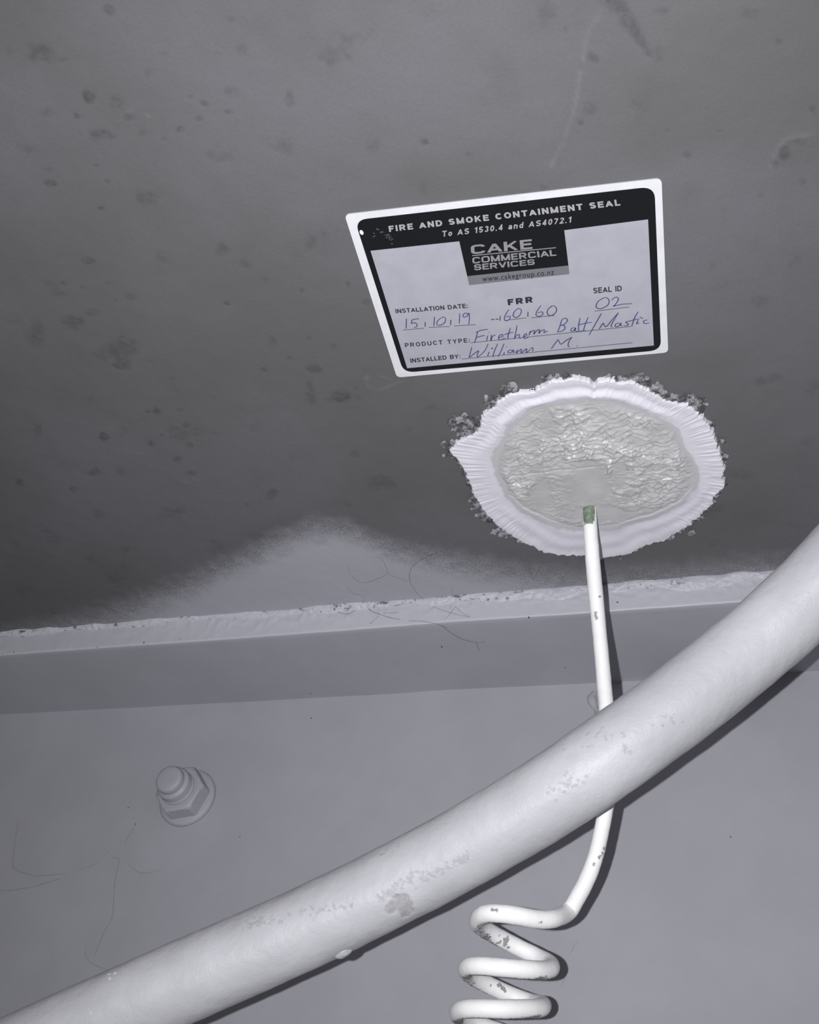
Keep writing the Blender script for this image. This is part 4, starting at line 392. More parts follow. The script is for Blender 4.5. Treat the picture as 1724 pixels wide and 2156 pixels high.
# ------------------------------------------------------------------ setting: beam flange and web
def build_flange():
    xs = np.r_[-1.3, -1.0, -0.75, np.arange(-0.6, 0.1601, 0.001), 0.3, 0.5, 0.9]
    prof = []                                            # (y, z) from the ceiling joint down and back to the web
    r1 = 0.0009
    for t in np.linspace(0, 1, 16): prof.append((FLANGE_Y, CEIL_Z + 0.002 + t * (FLANGE_Z + r1 - CEIL_Z - 0.002)))
    for a in np.linspace(0, math.pi / 2, 6)[1:]: prof.append((FLANGE_Y + r1 * (1 - math.cos(a)), FLANGE_Z + r1 * (1 - math.sin(a))))
    r2 = 0.0010
    for t in np.linspace(0, 1, 22)[1:]: prof.append((FLANGE_Y + r1 + t * (WEB_Y + 0.001 - r2 - FLANGE_Y - r1), FLANGE_Z))
    for a in np.linspace(0, math.pi / 2, 9)[1:]: prof.append((WEB_Y + 0.001 - r2 + r2 * math.sin(a), FLANGE_Z - r2 * (1 - math.cos(a))))
    prof = np.array(prof); nv = len(prof)
    x = np.repeat(xs, nv); y = np.tile(prof[:, 0], len(xs)); z = np.tile(prof[:, 1], len(xs))
    edge = y < FLANGE_Y + 0.0004
    roll = 0.0006 * vnoise(P3(x, z * 0, s=14), 3)
    wr = 1 - np.abs(fbm(P3(x, z, s=150), 3, 19))
    up_ = sstep(FLANGE_Z + 0.003, CEIL_Z - 0.004, z) * sstep(-0.42, -0.2, x)
    y = y + np.where(edge, 0.00025 * fbm(P3(x, z, s=180), 3, 2) - 0.0007 * up_ * sstep(0.8, 1.0, wr), 0)
    z = z + np.where(y > FLANGE_Y + 0.004, 0.0002 * vnoise(P3(x, y, s=30), 9), 0) + roll * (z < CEIL_Z - 0.006)
    pit = np.zeros(len(x)); V = np.stack([x, y, z], 1)
    o = mesh_obj('trim_1', V, grid_faces(len(xs), nv), MAT_FLANGE, smooth=True, attrs=dict(pit=pit, paler=sstep(FLANGE_Y + 0.0015, FLANGE_Y + 0.0002, y)))
    o['kind'] = 'structure'
    # lumpy paint-filled joint between flange and ceiling
    xs = np.arange(-0.6, 0.16, 0.0006); na = 15
    a = np.linspace(0, math.pi / 2, na)
    X = np.repeat(xs, na); A = np.tile(a, len(xs))
    amp = np.interp(X, [-0.5, -0.35, -0.22, -0.1, -0.03, 0.06], [0.7, 0.55, 0.75, 1.1, 1.35, 1.3])
    lump = fbm(P3(X, np.sin(A) * 0.006, np.cos(A) * 0.006, s=110), 4, 12, 0.6)
    fine = fbm(P3(X, np.sin(A) * 0.006, np.cos(A) * 0.006, s=600), 3, 15, 0.6)
    ridge = 1 - abs(fbm(P3(X, np.sin(A) * 0.006, np.cos(A) * 0.006, s=230), 3, 18))
    wz = 0.0052 * amp * (1 + 0.5 * vnoise(P3(X, A * 0, s=60), 4)); wy = 0.0022 * (1 + 0.5 * vnoise(P3(X, A * 0, s=95), 14))
    k = 0.55 + 0.6 * lump + 0.55 * fine + 0.6 * (ridge - 0.6)
    k = np.clip(k, 0.12, 1.7) * np.sin(2 * A) ** 0.7
    by = FLANGE_Y + 0.0004 - wy * np.cos(A) * (1 - 0.5 * np.sin(A)) - 0.0011 * k * amp
    bz = CEIL_Z + 0.0004 - wz * np.sin(A) * (1 - 0.35 * np.cos(A)) - 0.0009 * k * amp
    V = np.stack([X, by, bz], 1)
    pit = 0.8 * sstep(0.24, 0.46, fbm(P3(X, by, bz, s=380), 3, 61, 0.6) + 0.18 * np.cos(A) - 0.12) * sstep(0.05, 0.3, fbm(P3(X, 0 * X, s=45), 2, 77) + 0.25)
    ck = []
    for p, q in D['bead_cracks']:
        ck += path_pts([p, q], 0.0006).tolist()
    pit = np.maximum(pit, np.clip(1.5 * spots(V, ck, 0.0009), 0, 1) * 0.7 * (fine > -0.25))
    mesh_obj('sealant_bead', V, grid_faces(len(xs), na), MAT_FLANGE, o, True, dict(pit=pit, paler=np.ones(len(V))))
build_flange()

def build_web():
    xs = np.r_[-1.3, -1.0, -0.8, np.arange(-0.62, 0.2001, 0.002), 0.35, 0.6, 0.9]
    zs = np.r_[FLANGE_Z + 0.0025, np.arange(1.9115, 1.5999, -0.002), 1.5, 1.35, 1.2]
    X, Z = np.meshgrid(xs, zs, indexing='ij'); x, z = X.ravel(), Z.ravel()
    y = WEB_Y + 0.0002 * fbm(P3(x, z, s=24), 3, 33)
    V = np.stack([x, y, z], 1)
    near = (x > -0.63) & (x < 0.21) & (z > 1.59); idx = np.nonzero(near)[0]
    pit = np.zeros(len(x))
    o = mesh_obj('wall_back', V, grid_faces(len(xs), len(zs))[:, ::-1], MAT_WEB, smooth=True, attrs=dict(pit=pit))
    o['kind'] = 'structure'
    # a dried run of paint behind the cable
    P = catmull(D['drip'], 8); rad = 0.0016 + 0.0012 * np.sin(np.linspace(0, math.pi * 1.6, len(P))) ** 2
    C, rd, Nn, s = tube(np.c_[P, rad], 12)
    V = C[:, None, :] + Nn * rd[:, None, None]; V[..., 1] = np.minimum(WEB_Y + 0.0004, WEB_Y + (V[..., 1] - WEB_Y) * 0.7)
    mesh_obj('paint_run', V.reshape(-1, 3), capped(grid_faces(len(C), 12, True), len(C), 12), MAT_WEB, o, True)
build_web()

# dirt specks stuck in the paint
def build_specks():
    base = bmesh.new(); bmesh.ops.create_icosphere(base, subdivisions=1, radius=1)
    bv = np.array([v.co[:] for v in base.verts]); bf = [[v.index for v in f_.verts] for f_ in base.faces]; base.free()
    hosts = {'ceiling': [], 'trim_1': [], 'wall_back': []}
    for p in D['specks']:
        hosts['ceiling' if p[2] > 1.9295 else 'wall_back' if p[1] > WEB_Y - 0.001 else 'trim_1'].append(p)
    rng = random.Random(8)
    for host, pts in hosts.items():
        V, F = [], []
        for p in pts:
            s = rng.uniform(0.0003, 0.0006); k = 1 + 0.4 * vnoise(bv * 2 + rng.random() * 50, 2); n0 = len(V)
            V += (np.array(p) + bv * k[:, None] * s * np.array([rng.uniform(.7, 1.4), .8, rng.uniform(.7, 1.4)])).tolist()
            F += [[n0 + i for i in q] for q in bf]
        if V:
            o = mesh_obj('dirt_speck', V, F, MAT_SPECK, bpy.data.objects[host]); o['kind'] = 'stuff'
build_specks()

# ------------------------------------------------------------------ hex bolt
def lathe(name, prof, n, org, mat, parent, smooth=True):
    """profile (distance out of the wall, radius); axis -y"""
    a = np.linspace(0, 2 * np.pi, n, endpoint=False)
    V = np.array([[org[0] + r_ * math.cos(t), org[1] - l, org[2] + r_ * math.sin(t)] for l, r_ in prof for t in a])
    return mesh_obj(name, V, capped(grid_faces(len(prof), n, True), len(prof), n), mat, parent, smooth)

def build_bolt():
    c = Vector(D['bolt'])
    t = thing('hex_bolt', 'painted-over hex bolt end with flanged nut, sticking out of the beam web', 'bolt', c)
    lathe('washer', [(-0.0005, 0.0178), (0.0012, 0.0179), (0.0024, 0.0174), (0.0031, 0.0164), (0.0034, 0.012)], 64, c, MAT_BOLT, t)
    bm = bmesh.new(); rot = math.radians(9)
    rings = []
    for l, rr in ((0.0026, 0.0166), (0.0114, 0.0164), (0.0132, 0.0143), (0.0137, 0.0125)):
        n = 6 if rr > 0.0155 else 24
        ring = []
        for k in range(24):                               # 24 points so that the hexagon can turn into the chamfer circle
            a = rot + 2 * math.pi * k / 24
            ap = 0.866 * rr / math.cos(((a - rot + math.pi / 6) % (math.pi / 3)) - math.pi / 6) if n == 6 else None
            hexr = 0.0158 * 0.866 / math.cos((a - rot) % (math.pi / 3) - math.pi / 6)
            rad = rr / 0.0166 * hexr if n == 6 else min(hexr, rr)
            ring.append(bm.verts.new((c.x + rad * math.cos(a), c.y - l, c.z + rad * math.sin(a))))
        rings.append(ring)
    for r0, r1_ in zip(rings, rings[1:]):
        for k in range(24): bm.faces.new((r0[k], r0[(k + 1) % 24], r1_[(k + 1) % 24], r1_[k]))
    bm.faces.new(rings[-1]); bm.faces.new(rings[0][::-1])
    bmesh.ops.recalc_face_normals(bm, faces=bm.faces)
    me = bpy.data.meshes.new('nut'); bm.to_mesh(me); bm.free(); me.materials.append(MAT_BOLT)
    o = bpy.data.objects.new('nut', me); COL.objects.link(o); o.parent = t
    o.matrix_parent_inverse = Matrix.Translation(-c)
    bv = o.modifiers.new('soft_edges', 'BEVEL'); bv.width = 0.0009; bv.segments = 3; bv.limit_method = 'ANGLE'; bv.angle_limit = math.radians(22)
    prof = [(0.010, 0.0104), (0.0152, 0.0106), (0.0158, 0.0102)]
    l = 0.0160
    while l < 0.0206:                                     # shallow paint-clogged thread
        prof += [(l, 0.0098), (l + 0.0006, 0.01015), (l + 0.0011, 0.0098)]; l += 0.0013
    prof += [(0.0214, 0.0094), (0.0220, 0.0084), (0.0226, 0.0080), (0.0232, 0.0082), (0.0264, 0.0081), (0.0272, 0.0075), (0.0276, 0.006), (0.0277, 0.003)]
    lathe('threaded_end', prof, 48, c, MAT_BOLT, t)
build_bolt()

# ------------------------------------------------------------------ fire seal
def star(outline, c):
    p = np.array(outline) - np.array(c[:2]); ang = np.arctan2(p[:, 1], p[:, 0]); rad = np.hypot(p[:, 0], p[:, 1])
    o = np.argsort(ang); ang, rad = ang[o], rad[o]
    return lambda t: np.interp(t, np.r_[ang - 2 * np.pi, ang, ang + 2 * np.pi], np.r_[rad, rad, rad])

def build_seal():
    c = np.array(D['seal_center'])
    t = thing('fire_seal', 'round ragged patch of white fire mastic troweled onto the ceiling around the cable', 'seal', c)
    ro, ri = star(D['seal_outer'], c), star(D['seal_inner'], c)
    nt_ = 1100; th = np.linspace(-np.pi, np.pi, nt_, endpoint=False)
    ring = np.stack([np.cos(th), np.sin(th)], 1)
    RO = ro(th) * (1 + 0.02 * fbm(P3(ring[:, 0], ring[:, 1], s=14), 3, 2) + 0.014 * fbm(P3(ring[:, 0], ring[:, 1], s=50), 2, 5) + 0.015 * (0.3 + 0.7 * sstep(0.2, 0.9, np.cos(th))) * fbm(P3(ring[:, 0], ring[:, 1], s=150), 2, 6))
    RI = ri(th) * (1 + 0.03 * fbm(P3(ring[:, 0], ring[:, 1], s=9), 3, 7))
    # collar
    us = np.r_[-0.06, np.linspace(0, 0.955, 62), 0.975, 0.99, 0.998, 1.0]
    U, T = np.meshgrid(us, np.arange(nt_), indexing='ij'); u, k = U.ravel(), T.ravel()
    rad = RI[k] + (RO[k] - RI[k]) * u
    x = c[0] + rad * ring[k, 0]; y = c[1] + rad * ring[k, 1]
    a = th[k]
    h = 0.0026 + 0.0004 * fbm(P3(x, y, s=40), 3, 4)
    streak = fbm(P3(ring[k, 0] * 60, ring[k, 1] * 60, u * 1.2), 3, 9, 0.6)      # trowel pulls running outwards
    stk = 0.12 + 1.1 * sstep(0.35, 0.95, np.abs(np.cos(a)))
    h += 0.00034 * streak * stk * sstep(0.1, 0.7, u)
    up = sstep(0.25, 0.8, -np.sin(a + 0.1))                                       # lip along the camera side
    h += 0.0008 * np.exp(-((u - 0.32) / 0.15) ** 2) * up
    h -= 0.00045 * np.exp(-((u - 0.6) / 0.14) ** 2) * up
    lowr = sstep(0.2, 0.8, np.sin(a))
    h += 0.00016 * lowr * np.sin(u * 16 + 2 * vnoise(P3(ring[k, 0] * 3, ring[k, 1] * 3), 8))
    h -= 0.0009 * sstep(0.0, -0.06, u)
    edge = np.sqrt(np.clip(1 - sstep(0.93, 1.0, u) ** 2, 0, 1))
    h = h * (0.02 + 0.98 * edge)
    z = CEIL_Z - np.maximum(h, -0.0004)
    z = np.where(u >= 0.999, CEIL_Z + 0.0006, z); z = np.where(u < -0.05, CEIL_Z - 0.0012, z)
    mesh_obj('sealant_collar', np.stack([x, y, z], 1), grid_faces(len(us), nt_, True)[:, ::-1], MAT_COLLAR, t, True, dict(worked=sstep(0.30, 0.0, u)))
    # trowelled fill
    g = 0.00036
    R = float(RI.max()) * 1.1
    xs = np.arange(c[0] - R, c[0] + R, g); ys = np.arange(c[1] - R, c[1] + R, g)
    X, Y = np.meshgrid(xs, ys, indexing='ij'); x, y = X.ravel(), Y.ravel()
    rr = np.hypot(x - c[0], y - c[1]); aa = np.arctan2(y - c[1], x - c[0])
    rin = np.interp(aa, th, RI)
    q = rr / rin
    wx = x + 0.0022 * fbm(P3(x, y, s=170), 2, 50); wy = y + 0.0022 * fbm(P3(x, y, s=170), 2, 51)
    col = 0.5 + 0.5 * np.cos(2 * np.pi * (wx - c[0]) / 0.0098)                    # vertical combs of the trowel
    rid = 1 - np.abs(fbm(np.stack([wx * 300, wy * 470, 0 * x], 1), 2, 52, 0.45))
    rid = sstep(0.62, 1.0, rid)
    flake = fbm(np.stack([wx * 380, wy * 470, 0 * x], 1), 3, 53, 0.6)
    patch = sstep(-0.28, 0.18, fbm(P3(x, y, s=55), 3, 54))
    smooth = np.zeros(len(x))
    for cx, cy, ax, ay, bx, by in D['seal_smooth']:
        det = ax * by - ay * bx
        qx = ((x - cx) * by - (y - cy) * bx) / det; qy = (-(x - cx) * ay + (y - cy) * ax) / det
        smooth = np.maximum(smooth, sstep(1.25, 0.8, np.sqrt(qx ** 2 + qy ** 2) + 0.3 * flake))
    lowpart = sstep(c[1] + 0.004, c[1] + 0.022, y)
    xl = ((wx - c[0]) / 0.0098) % 1.0 - 0.5; cid = np.floor((wx - c[0]) / 0.0098)
    ph = wy / 0.0034 + 3.2 * xl ** 2 + 0.37 * cid + 0.55 * fbm(P3(x, y, s=150), 2, 59)
    scal = (ph % 1.0) ** 1.6 * sstep(0.5, 0.36, np.abs(xl)) * sstep(-0.3, 0.25, fbm(P3(x, y, s=95), 2, 60))
    k = (0.35 + 0.65 * patch) * (1 - 0.88 * smooth) * (1 - 0.35 * lowpart) * sstep(1.02, 0.9, q)
    h = 0.0022 + k * (0.00105 * rid * (0.25 + 0.75 * col) * 0.75 + 0.0008 * flake + 0.0005 * col + 0.0014 * scal)
    step = sstep(-0.02, 0.06, fbm(P3(x, y, s=120), 3, 57) ) * 0.0005 * k
    h += step + 0.0004 * fbm(P3(x, y, s=45), 2, 58)
    line = np.exp(-((y - (c[1] + 0.0005 + 0.0006 * vnoise(P3(x, 0 * x, s=120), 4))) / 0.0005) ** 2) * (x < c[0] + 0.002) * (q < 0.95)
    h -= 0.0004 * line
    h = np.where(q > 1.0, h - 0.004 * (q - 1.0) / 0.05, h)
    z = CEIL_Z - h
    nx, ny = len(xs), len(ys)
    F = grid_faces(nx, ny); keep = (q[F] < 1.06).all(1); F = F[keep]
    used = np.unique(F); remap = np.full(len(x), -1); remap[used] = np.arange(len(used))
    mesh_obj('sealant_fill', np.stack([x, y, z], 1)[used], remap[F], MAT_FILL, t, True)
    # crumbling rim: broken lumps around the edge, too many and small to pick apart
    rng = random.Random(4); bm = bmesh.new()
    base = bmesh.new(); bmesh.ops.create_icosphere(base, subdivisions=2, radius=1)
    bv = np.array([v.co[:] for v in base.verts]); bf = [[v.index for v in f_.verts] for f_ in base.faces]; base.free()
    for (px, py) in D['crumbs']:
        for _ in range(3):
            px += (c[0] - px) * 0.012; py += (c[1] - py) * 0.012; s = rng.uniform(0.0005, 0.0015); x0 = px + rng.gauss(0, 0.0012); y0 = py + rng.gauss(0, 0.0012)
            dv = 1 + 0.45 * vnoise(bv * 1.6 + rng.random() * 90, 3) + 0.2 * vnoise(bv * 4 + rng.random() * 90, 4)
            sc = np.array([rng.uniform(.7, 1.5), rng.uniform(.7, 1.5), rng.uniform(.4, .9)]) * s
            ca, sa = math.cos(rng.random() * 6), math.sin(rng.random() * 6)
            vv = []
            for p in bv * dv[:, None] * sc:
                vv.append(bm.verts.new((x0 + p[0] * ca - p[1] * sa, y0 + p[0] * sa + p[1] * ca, CEIL_Z - 0.0004 - 0.3 * s + p[2])))
            for q_ in bf: bm.faces.new([vv[i] for i in q_])
    me = bpy.data.meshes.new('crumbling_rim'); bm.to_mesh(me); bm.free(); me.materials.append(MAT_CRUMB)
    o = bpy.data.objects.new('crumbling_rim', me); COL.objects.link(o); o.parent = t
    o.matrix_parent_inverse = Matrix.Translation(-Vector(c)); o['kind'] = 'stuff'
    o['label'] = 'dark crumbly broken edge of the patch'
build_seal()

# ------------------------------------------------------------------ cable with coil
def build_cable():
    P = catmull(D['cable'], 12); P, s = resample(P, 0.0006)
    k = np.exp(-np.linspace(-2.2, 2.2, 15) ** 2); k /= k.sum()
    P = np.stack([np.convolve(np.pad(P[:, i], 7, mode='edge'), k, 'valid') for i in range(4)], 1); P[0] = D['cable'][0]
    P, s = resample(P, 0.0006)
    t = thing('coiled_cable', 'thin white overpainted cable dropping from the seal into a curly coil', 'cable', P[0, :3])
    nv = 28
    C, rad, Nn, s = tube(P, nv)
    V = C[:, None, :] + Nn * rad[:, None, None]
    fl = V.reshape(-1, 3)
    bmp = 0.00012 * fbm(fl * 260, 3, 3) + 0.00006 * fbm(fl * 900, 2, 4)
    fl = fl + Nn.reshape(-1, 3) * bmp[:, None]
    S = np.repeat(s, nv); nn = Nn.reshape(-1, 3)
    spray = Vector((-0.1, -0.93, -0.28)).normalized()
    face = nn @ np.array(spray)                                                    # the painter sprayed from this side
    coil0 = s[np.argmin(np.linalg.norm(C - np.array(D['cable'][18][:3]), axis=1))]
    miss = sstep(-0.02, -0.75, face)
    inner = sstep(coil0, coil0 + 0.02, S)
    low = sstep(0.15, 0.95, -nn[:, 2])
    bare_shade = np.clip(0.85 * miss + inner * (0.55 * low * sstep(0.75, 0.15, face)), 0, 1)  # coil undersides: missed paint plus shade put into the colour
    bare_shade += 0.16 * inner * sstep(0.0, 0.5, fbm(fl * 130, 2, 71))  * sstep(0.8, 0.2, face)
    mark = np.clip(1.4 * spots(fl, D['cable_marks'], 0.0014), 0, 1)
    cut = int(np.argmin(abs(s - 0.0215)))
    front = sstep(0.3, 0.95, face)
    top = np.clip(sstep(0.0205, 0.0105, S) * (0.42 + 0.65 * front), 0, 1)
    a = slice(0, (cut + 1) * nv); b = slice(cut * nv, None)
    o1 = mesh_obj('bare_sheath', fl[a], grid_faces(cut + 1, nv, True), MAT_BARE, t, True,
                  dict(bare_shade=np.maximum(top[a], 0.6 * bare_shade[a]), mark=0.35 * sstep(0.3, 0.9, top[a]) * sstep(0.2, 0.6, fbm(fl[a] * 500, 2, 9))))
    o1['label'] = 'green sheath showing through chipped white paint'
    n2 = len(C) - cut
    mesh_obj('painted_sheath', fl[b], capped(grid_faces(n2, nv, True), n2, nv)[:-2], MAT_CABLE, t, True, dict(bare_shade=bare_shade[b], mark=mark[b]))
build_cable()

# ------------------------------------------------------------------ thick pipe
def build_pipe():
    P = catmull(D['pipe'], 10); nv = 160
    C, rad, Nn, s = tube(P, nv, 0.0006)
    mid = C[len(C) // 2]
    t = thing('pipe', 'thick white painted pipe sweeping diagonally in front of the cable', 'pipe', mid)
    V = (C[:, None, :] + Nn * rad[:, None, None]).reshape(-1, 3); nn = Nn.reshape(-1, 3)
    d_ = 0.0004 * fbm(V * 28, 3, 3) + 0.00025 * fbm(V * 120, 3, 6)
    fl = np.clip(2.2 * spots(V, D['pipe_flakes'], 0.0009), 0, 1)
    pe = spots(V, D['pipe_peel'], 0.0027); wob = fbm(V * 300, 3, 15)
    pe = sstep(0.12, 0.22, pe + 0.15 * wob) * (pe > 0)
    fk = np.clip(3 * spots(V, D['pipe_specks'], 0.0007), 0, 1)
    rim = pe * (1 - pe) * 4
    d_ += 0.0002 * rim - 0.0004 * pe + 0.0003 * fl * fbm(V * 700, 2, 22)
    V = V + nn * d_[:, None]
    mesh_obj('pipe_wall', V, capped(grid_faces(len(C), nv, True), len(C), nv), MAT_PIPE, t, True, dict(flake=fl, peel=pe, fleck=fk))
    # hardened drop of paint on the underside
    b = np.array(D['pipe_bump']); i = np.argmin(np.linalg.norm(C - b, axis=1))
    T = C[i + 1] - C[i - 1]; T /= np.linalg.norm(T); n_ = b - C[i]; n_ -= T * (n_ @ T); n_ /= np.linalg.norm(n_); w = np.cross(T, n_)
    bm = bmesh.new(); bmesh.ops.create_uvsphere(bm, u_segments=24, v_segments=16, radius=1)
    q = np.array([v.co[:] for v in bm.verts]); nz = 1 + 0.18 * vnoise(q * 1.8, 5)
    ctr = C[i] + n_ * (rad[i] - 0.0004)
    for v, p, k in zip(bm.verts, q, nz):
        v.co = ctr + T * p[0] * 0.0036 * k + w * p[1] * 0.0028 * k + n_ * p[2] * 0.0019 * k
    me = bpy.data.meshes.new('paint_drop'); bm.to_mesh(me); bm.free(); me.materials.append(MAT_PIPE)
    for p in me.polygons: p.use_smooth = True
    for k in ('flake', 'peel', 'fleck'):
        me.attributes.new(k, 'FLOAT', 'POINT')
    o = bpy.data.objects.new('paint_drop', me); COL.objects.link(o); o.parent = t
    o.matrix_parent_inverse = Matrix.Translation(-Vector(mid))
build_pipe()

# ------------------------------------------------------------------ the seal label on the ceiling
LZ = CEIL_Z - 0.0006
STEP = 0.00009
def polygon_obj(name, loops, z, mat, parent, thick=0.0):
    """filled flat polygons hanging under the ceiling, facing down"""
    bm = bmesh.new()
    for i_, lp in enumerate(loops):
        vs_ = [bm.verts.new((p[0], p[1], z[i_] if isinstance(z, list) else z)) for p in lp]
        fc = bm.faces.new(vs_); fc.normal_update()
        if fc.normal.z > 0: fc.normal_flip()
    if thick:
        ret = bmesh.ops.extrude_face_region(bm, geom=list(bm.faces))
        for g in ret['geom']:
            if isinstance(g, bmesh.types.BMVert): g.co.z += thick
        bmesh.ops.recalc_face_normals(bm, faces=bm.faces)
    me = bpy.data.meshes.new(name); bm.to_mesh(me); bm.free(); me.materials.append(mat)
    o = bpy.data.objects.new(name, me); COL.objects.link(o)
    o.parent = parent; o.matrix_parent_inverse = Matrix.Translation(-Vector(parent.location))
    return o

def rounded(quad, r_, n=8):
    out = []; q = [np.array(p) for p in quad]
    for i in range(4):
        p = q[i]; a = q[i - 1] - p; b = q[(i + 1) % 4] - p
        a = p + a / np.linalg.norm(a) * r_; b = p + b / np.linalg.norm(b) * r_
        for t in np.linspace(0, 1, n): out.append((1 - t) ** 2 * a + 2 * t * (1 - t) * p + t * t * b)
    return out

def stroke(line, w, taper=True):
    """a pen stroke as a thin ribbon outline"""
    P = np.array(line, float)
    P = catmull(P, 7) if len(P) > 2 else P
    T = np.gradient(P, axis=0); T /= np.linalg.norm(T, axis=1)[:, None] + 1e-12
    n_ = np.stack([-T[:, 1], T[:, 0]], 1); k = np.ones(len(P))
    if taper and len(P) > 4: k = 0.75 + 0.25 * np.sin(np.linspace(0.3, math.pi - 0.2, len(P)))
    L, R = P + n_ * (w / 2 * k)[:, None], P - n_ * (w / 2 * k)[:, None]
    return [[L[i], L[i + 1], R[i + 1], R[i]] for i in range(len(P) - 1)]

# heavy grotesque capitals drawn as strokes on a grid: (width, strokes), cap height 1, stroke centre lines
def arc(cx, cy, rx, ry, a0, a1, n=9):
    return [(cx + rx * math.cos(math.radians(a)), cy + ry * math.sin(math.radians(a))) for a in np.linspace(a0, a1, n)]
def glyphs(t, square):
    lo, hi, e = t / 2, 1 - t / 2, t / 2
    if square:                                             # squared round letters, like the logo
        def ring(w, a0, a1):
            p = [q for k in range(4) for q in arc((w - e - 0.2, e + 0.2, e + 0.2, w - e - 0.2)[k], (hi - 0.18, hi - 0.18, lo + 0.18, lo + 0.18)[k], 0.2, 0.18, 90 * k, 90 * k + 90, 6)]
            return p
    else:
        def ring(w, a0, a1): return arc(w / 2, 0.5, w / 2 - e, hi - 0.5, 0, 352, 26)
    def rnd(w, open_=None):
        p = ring(w, 0, 360)
        if open_ is None: return p + [p[0]]
        return [q for q in p if not (q[0] > w * 0.62 and abs(q[1] - 0.5) < open_)]
    G = {}
    w = 0.82; G['A'] = (w, [[(e * .6, 0), (w / 2, hi)], [(w - e * .6, 0), (w / 2, hi)], [(w * .24, .30), (w * .76, .30)]])
    w = 0.74; G['B'] = (w, [[(e, 0), (e, 1)], [(e, hi)] + arc(w - .30, (hi + .53) / 2, .22, (hi - .53) / 2, 90, -90) + [(e, .53)], [(e, .53)] + arc(w - .29, (.53 + lo) / 2, .29 - e, (.53 - lo) / 2, 90, -90) + [(e, lo)]])
    w = 0.82; G['C'] = (w, [rnd(w, 0.19)])
    w = 0.80; G['D'] = (w, [[(e, 0), (e, 1)], [(e, hi)] + arc(w - .44, .5, .44 - e, hi - .5, 90, -90, 13) + [(e, lo)]])
    w = 0.68; G['E'] = (w, [[(e, 0), (e, 1)], [(0, hi), (w, hi)], [(0, .52), (w * .93, .52)], [(0, lo), (w, lo)]])
    w = 0.64; G['F'] = (w, [[(e, 0), (e, 1)], [(0, hi), (w, hi)], [(0, .50), (w * .88, .50)]])
    G['I'] = (t, [[(e, 0), (e, 1)]])
    w = 0.80; G['K'] = (w, [[(e, 0), (e, 1)], [(w - e * 1.1, 1), (e, .36)], [(w - e, 0), (w * .40, .56)]])
    w = 0.62; G['L'] = (w, [[(e, 0), (e, 1)], [(0, lo), (w, lo)]])
    w = 0.92; G['M'] = (w, [[(e, 0), (e, 1)], [(w - e, 0), (w - e, 1)], [(e, 1 - e), (w / 2, e * .6)], [(w - e, 1 - e), (w / 2, e * .6)]])
    w = 0.78; G['N'] = (w, [[(e, 0), (e, 1)], [(w - e, 0), (w - e, 1)], [(e, 1 - e * .6), (w - e, e * .6)]])
    w = 0.86; G['O'] = (w, [rnd(w)])
    w = 0.72; G['P'] = (w, [[(e, 0), (e, 1)], [(e, hi)] + arc(w - .30, (hi + .42) / 2, .30 - e, (hi - .42) / 2, 90, -90) + [(e, .42)]])
    w = 0.80; G['R'] = (w, [[(e, 0), (e, 1)], [(e, hi)] + arc(w - .34, (hi + .46) / 2, .30 - e, (hi - .46) / 2, 90, -90) + [(e, .46)], [(w * .48, .46), (w - e, 0)]])
    w = 0.74
    if square: G['S'] = (w, [[(w - e, .70), (w - e, hi - .1), (w - .22, hi), (.22, hi), (e, hi - .1), (e, .6), (.16, .5), (w - .16, .5), (w - e, .4), (w - e, lo + .1), (w - .22, lo), (.22, lo), (e, lo + .1), (e, .30)]])
    else: G['S'] = (w, [arc(w / 2, (hi + .52) / 2, w / 2 - e, (hi - .52) / 2, 18, 250, 14) + arc(w / 2, (lo + .50) / 2, w / 2 - e, (.50 - lo) / 2, 75, -162, 14)])
    w = 0.72; G['T'] = (w, [[(0, hi), (w, hi)], [(w / 2, 0), (w / 2, 1)]])
    w = 0.78; G['U'] = (w, [[(e, 1)] + arc(w / 2, .34, w / 2 - e, .34 - lo, 180, 360, 13) + [(w - e, 1)]])
    w = 0.78; G['V'] = (w, [[(e * .7, 1), (w / 2, lo * .5)], [(w - e * .7, 1), (w / 2, lo * .5)]])
    w = 0.78; G['Y'] = (w, [[(e * .8, 1), (w / 2, .44)], [(w - e * .8, 1), (w / 2, .44)], [(w / 2, 0), (w / 2, .46)]])
    w = 0.62
    G['0'] = (w, [arc(w / 2, .5, w / 2 - e, hi - .5, 0, 360, 22)])
    G['1'] = (0.42, [[(.30, 0), (.30, 1)], [(.02, .74), (.30, .93)]])
    G['2'] = (w, [arc(w / 2, .70, w / 2 - e, hi - .70, 170, -25, 11) + [(e, lo)], [(0, lo), (w, lo)]])
    G['3'] = (w, [arc(w / 2, .735, w / 2 - e - .02, hi - .735, 165, -80, 11), arc(w / 2, .29, w / 2 - e, .29 - lo, 80, -165, 11)])
    G['4'] = (w, [[(w * .70, 0), (w * .70, 1)], [(w * .70, hi), (e * .7, .30)], [(0, .28), (w, .28)]])
    G['5'] = (w, [[(w * .92, hi), (.12, hi), (e, .50)], [(e, .50)] + arc(w / 2, .33, w / 2 - e, .33 - lo, 130, -160, 13)])
    G['7'] = (w, [[(0, hi), (w - e, hi)], [(w - e, hi), (w * .34, 0)]])
    G['.'] = (t, [[(e, 0), (e, t)]]); G[':'] = (t, [[(e, 0), (e, t)], [(e, .52), (e, .52 + t)]])
    x = .72; m = .36; w = 0.60
    G['o'] = (w, [arc(w / 2, m, w / 2 - e, m - lo, 0, 360, 22)])
    G['a'] = (w, [arc(w / 2 - .02, m * .62, w / 2 - e - .02, m * .62 - lo, 0, 360, 18), [(w - e, 0)] + [(w - e, .45)] + arc(w / 2, .46, w / 2 - e, x - e - .46, 0, 160, 9)])
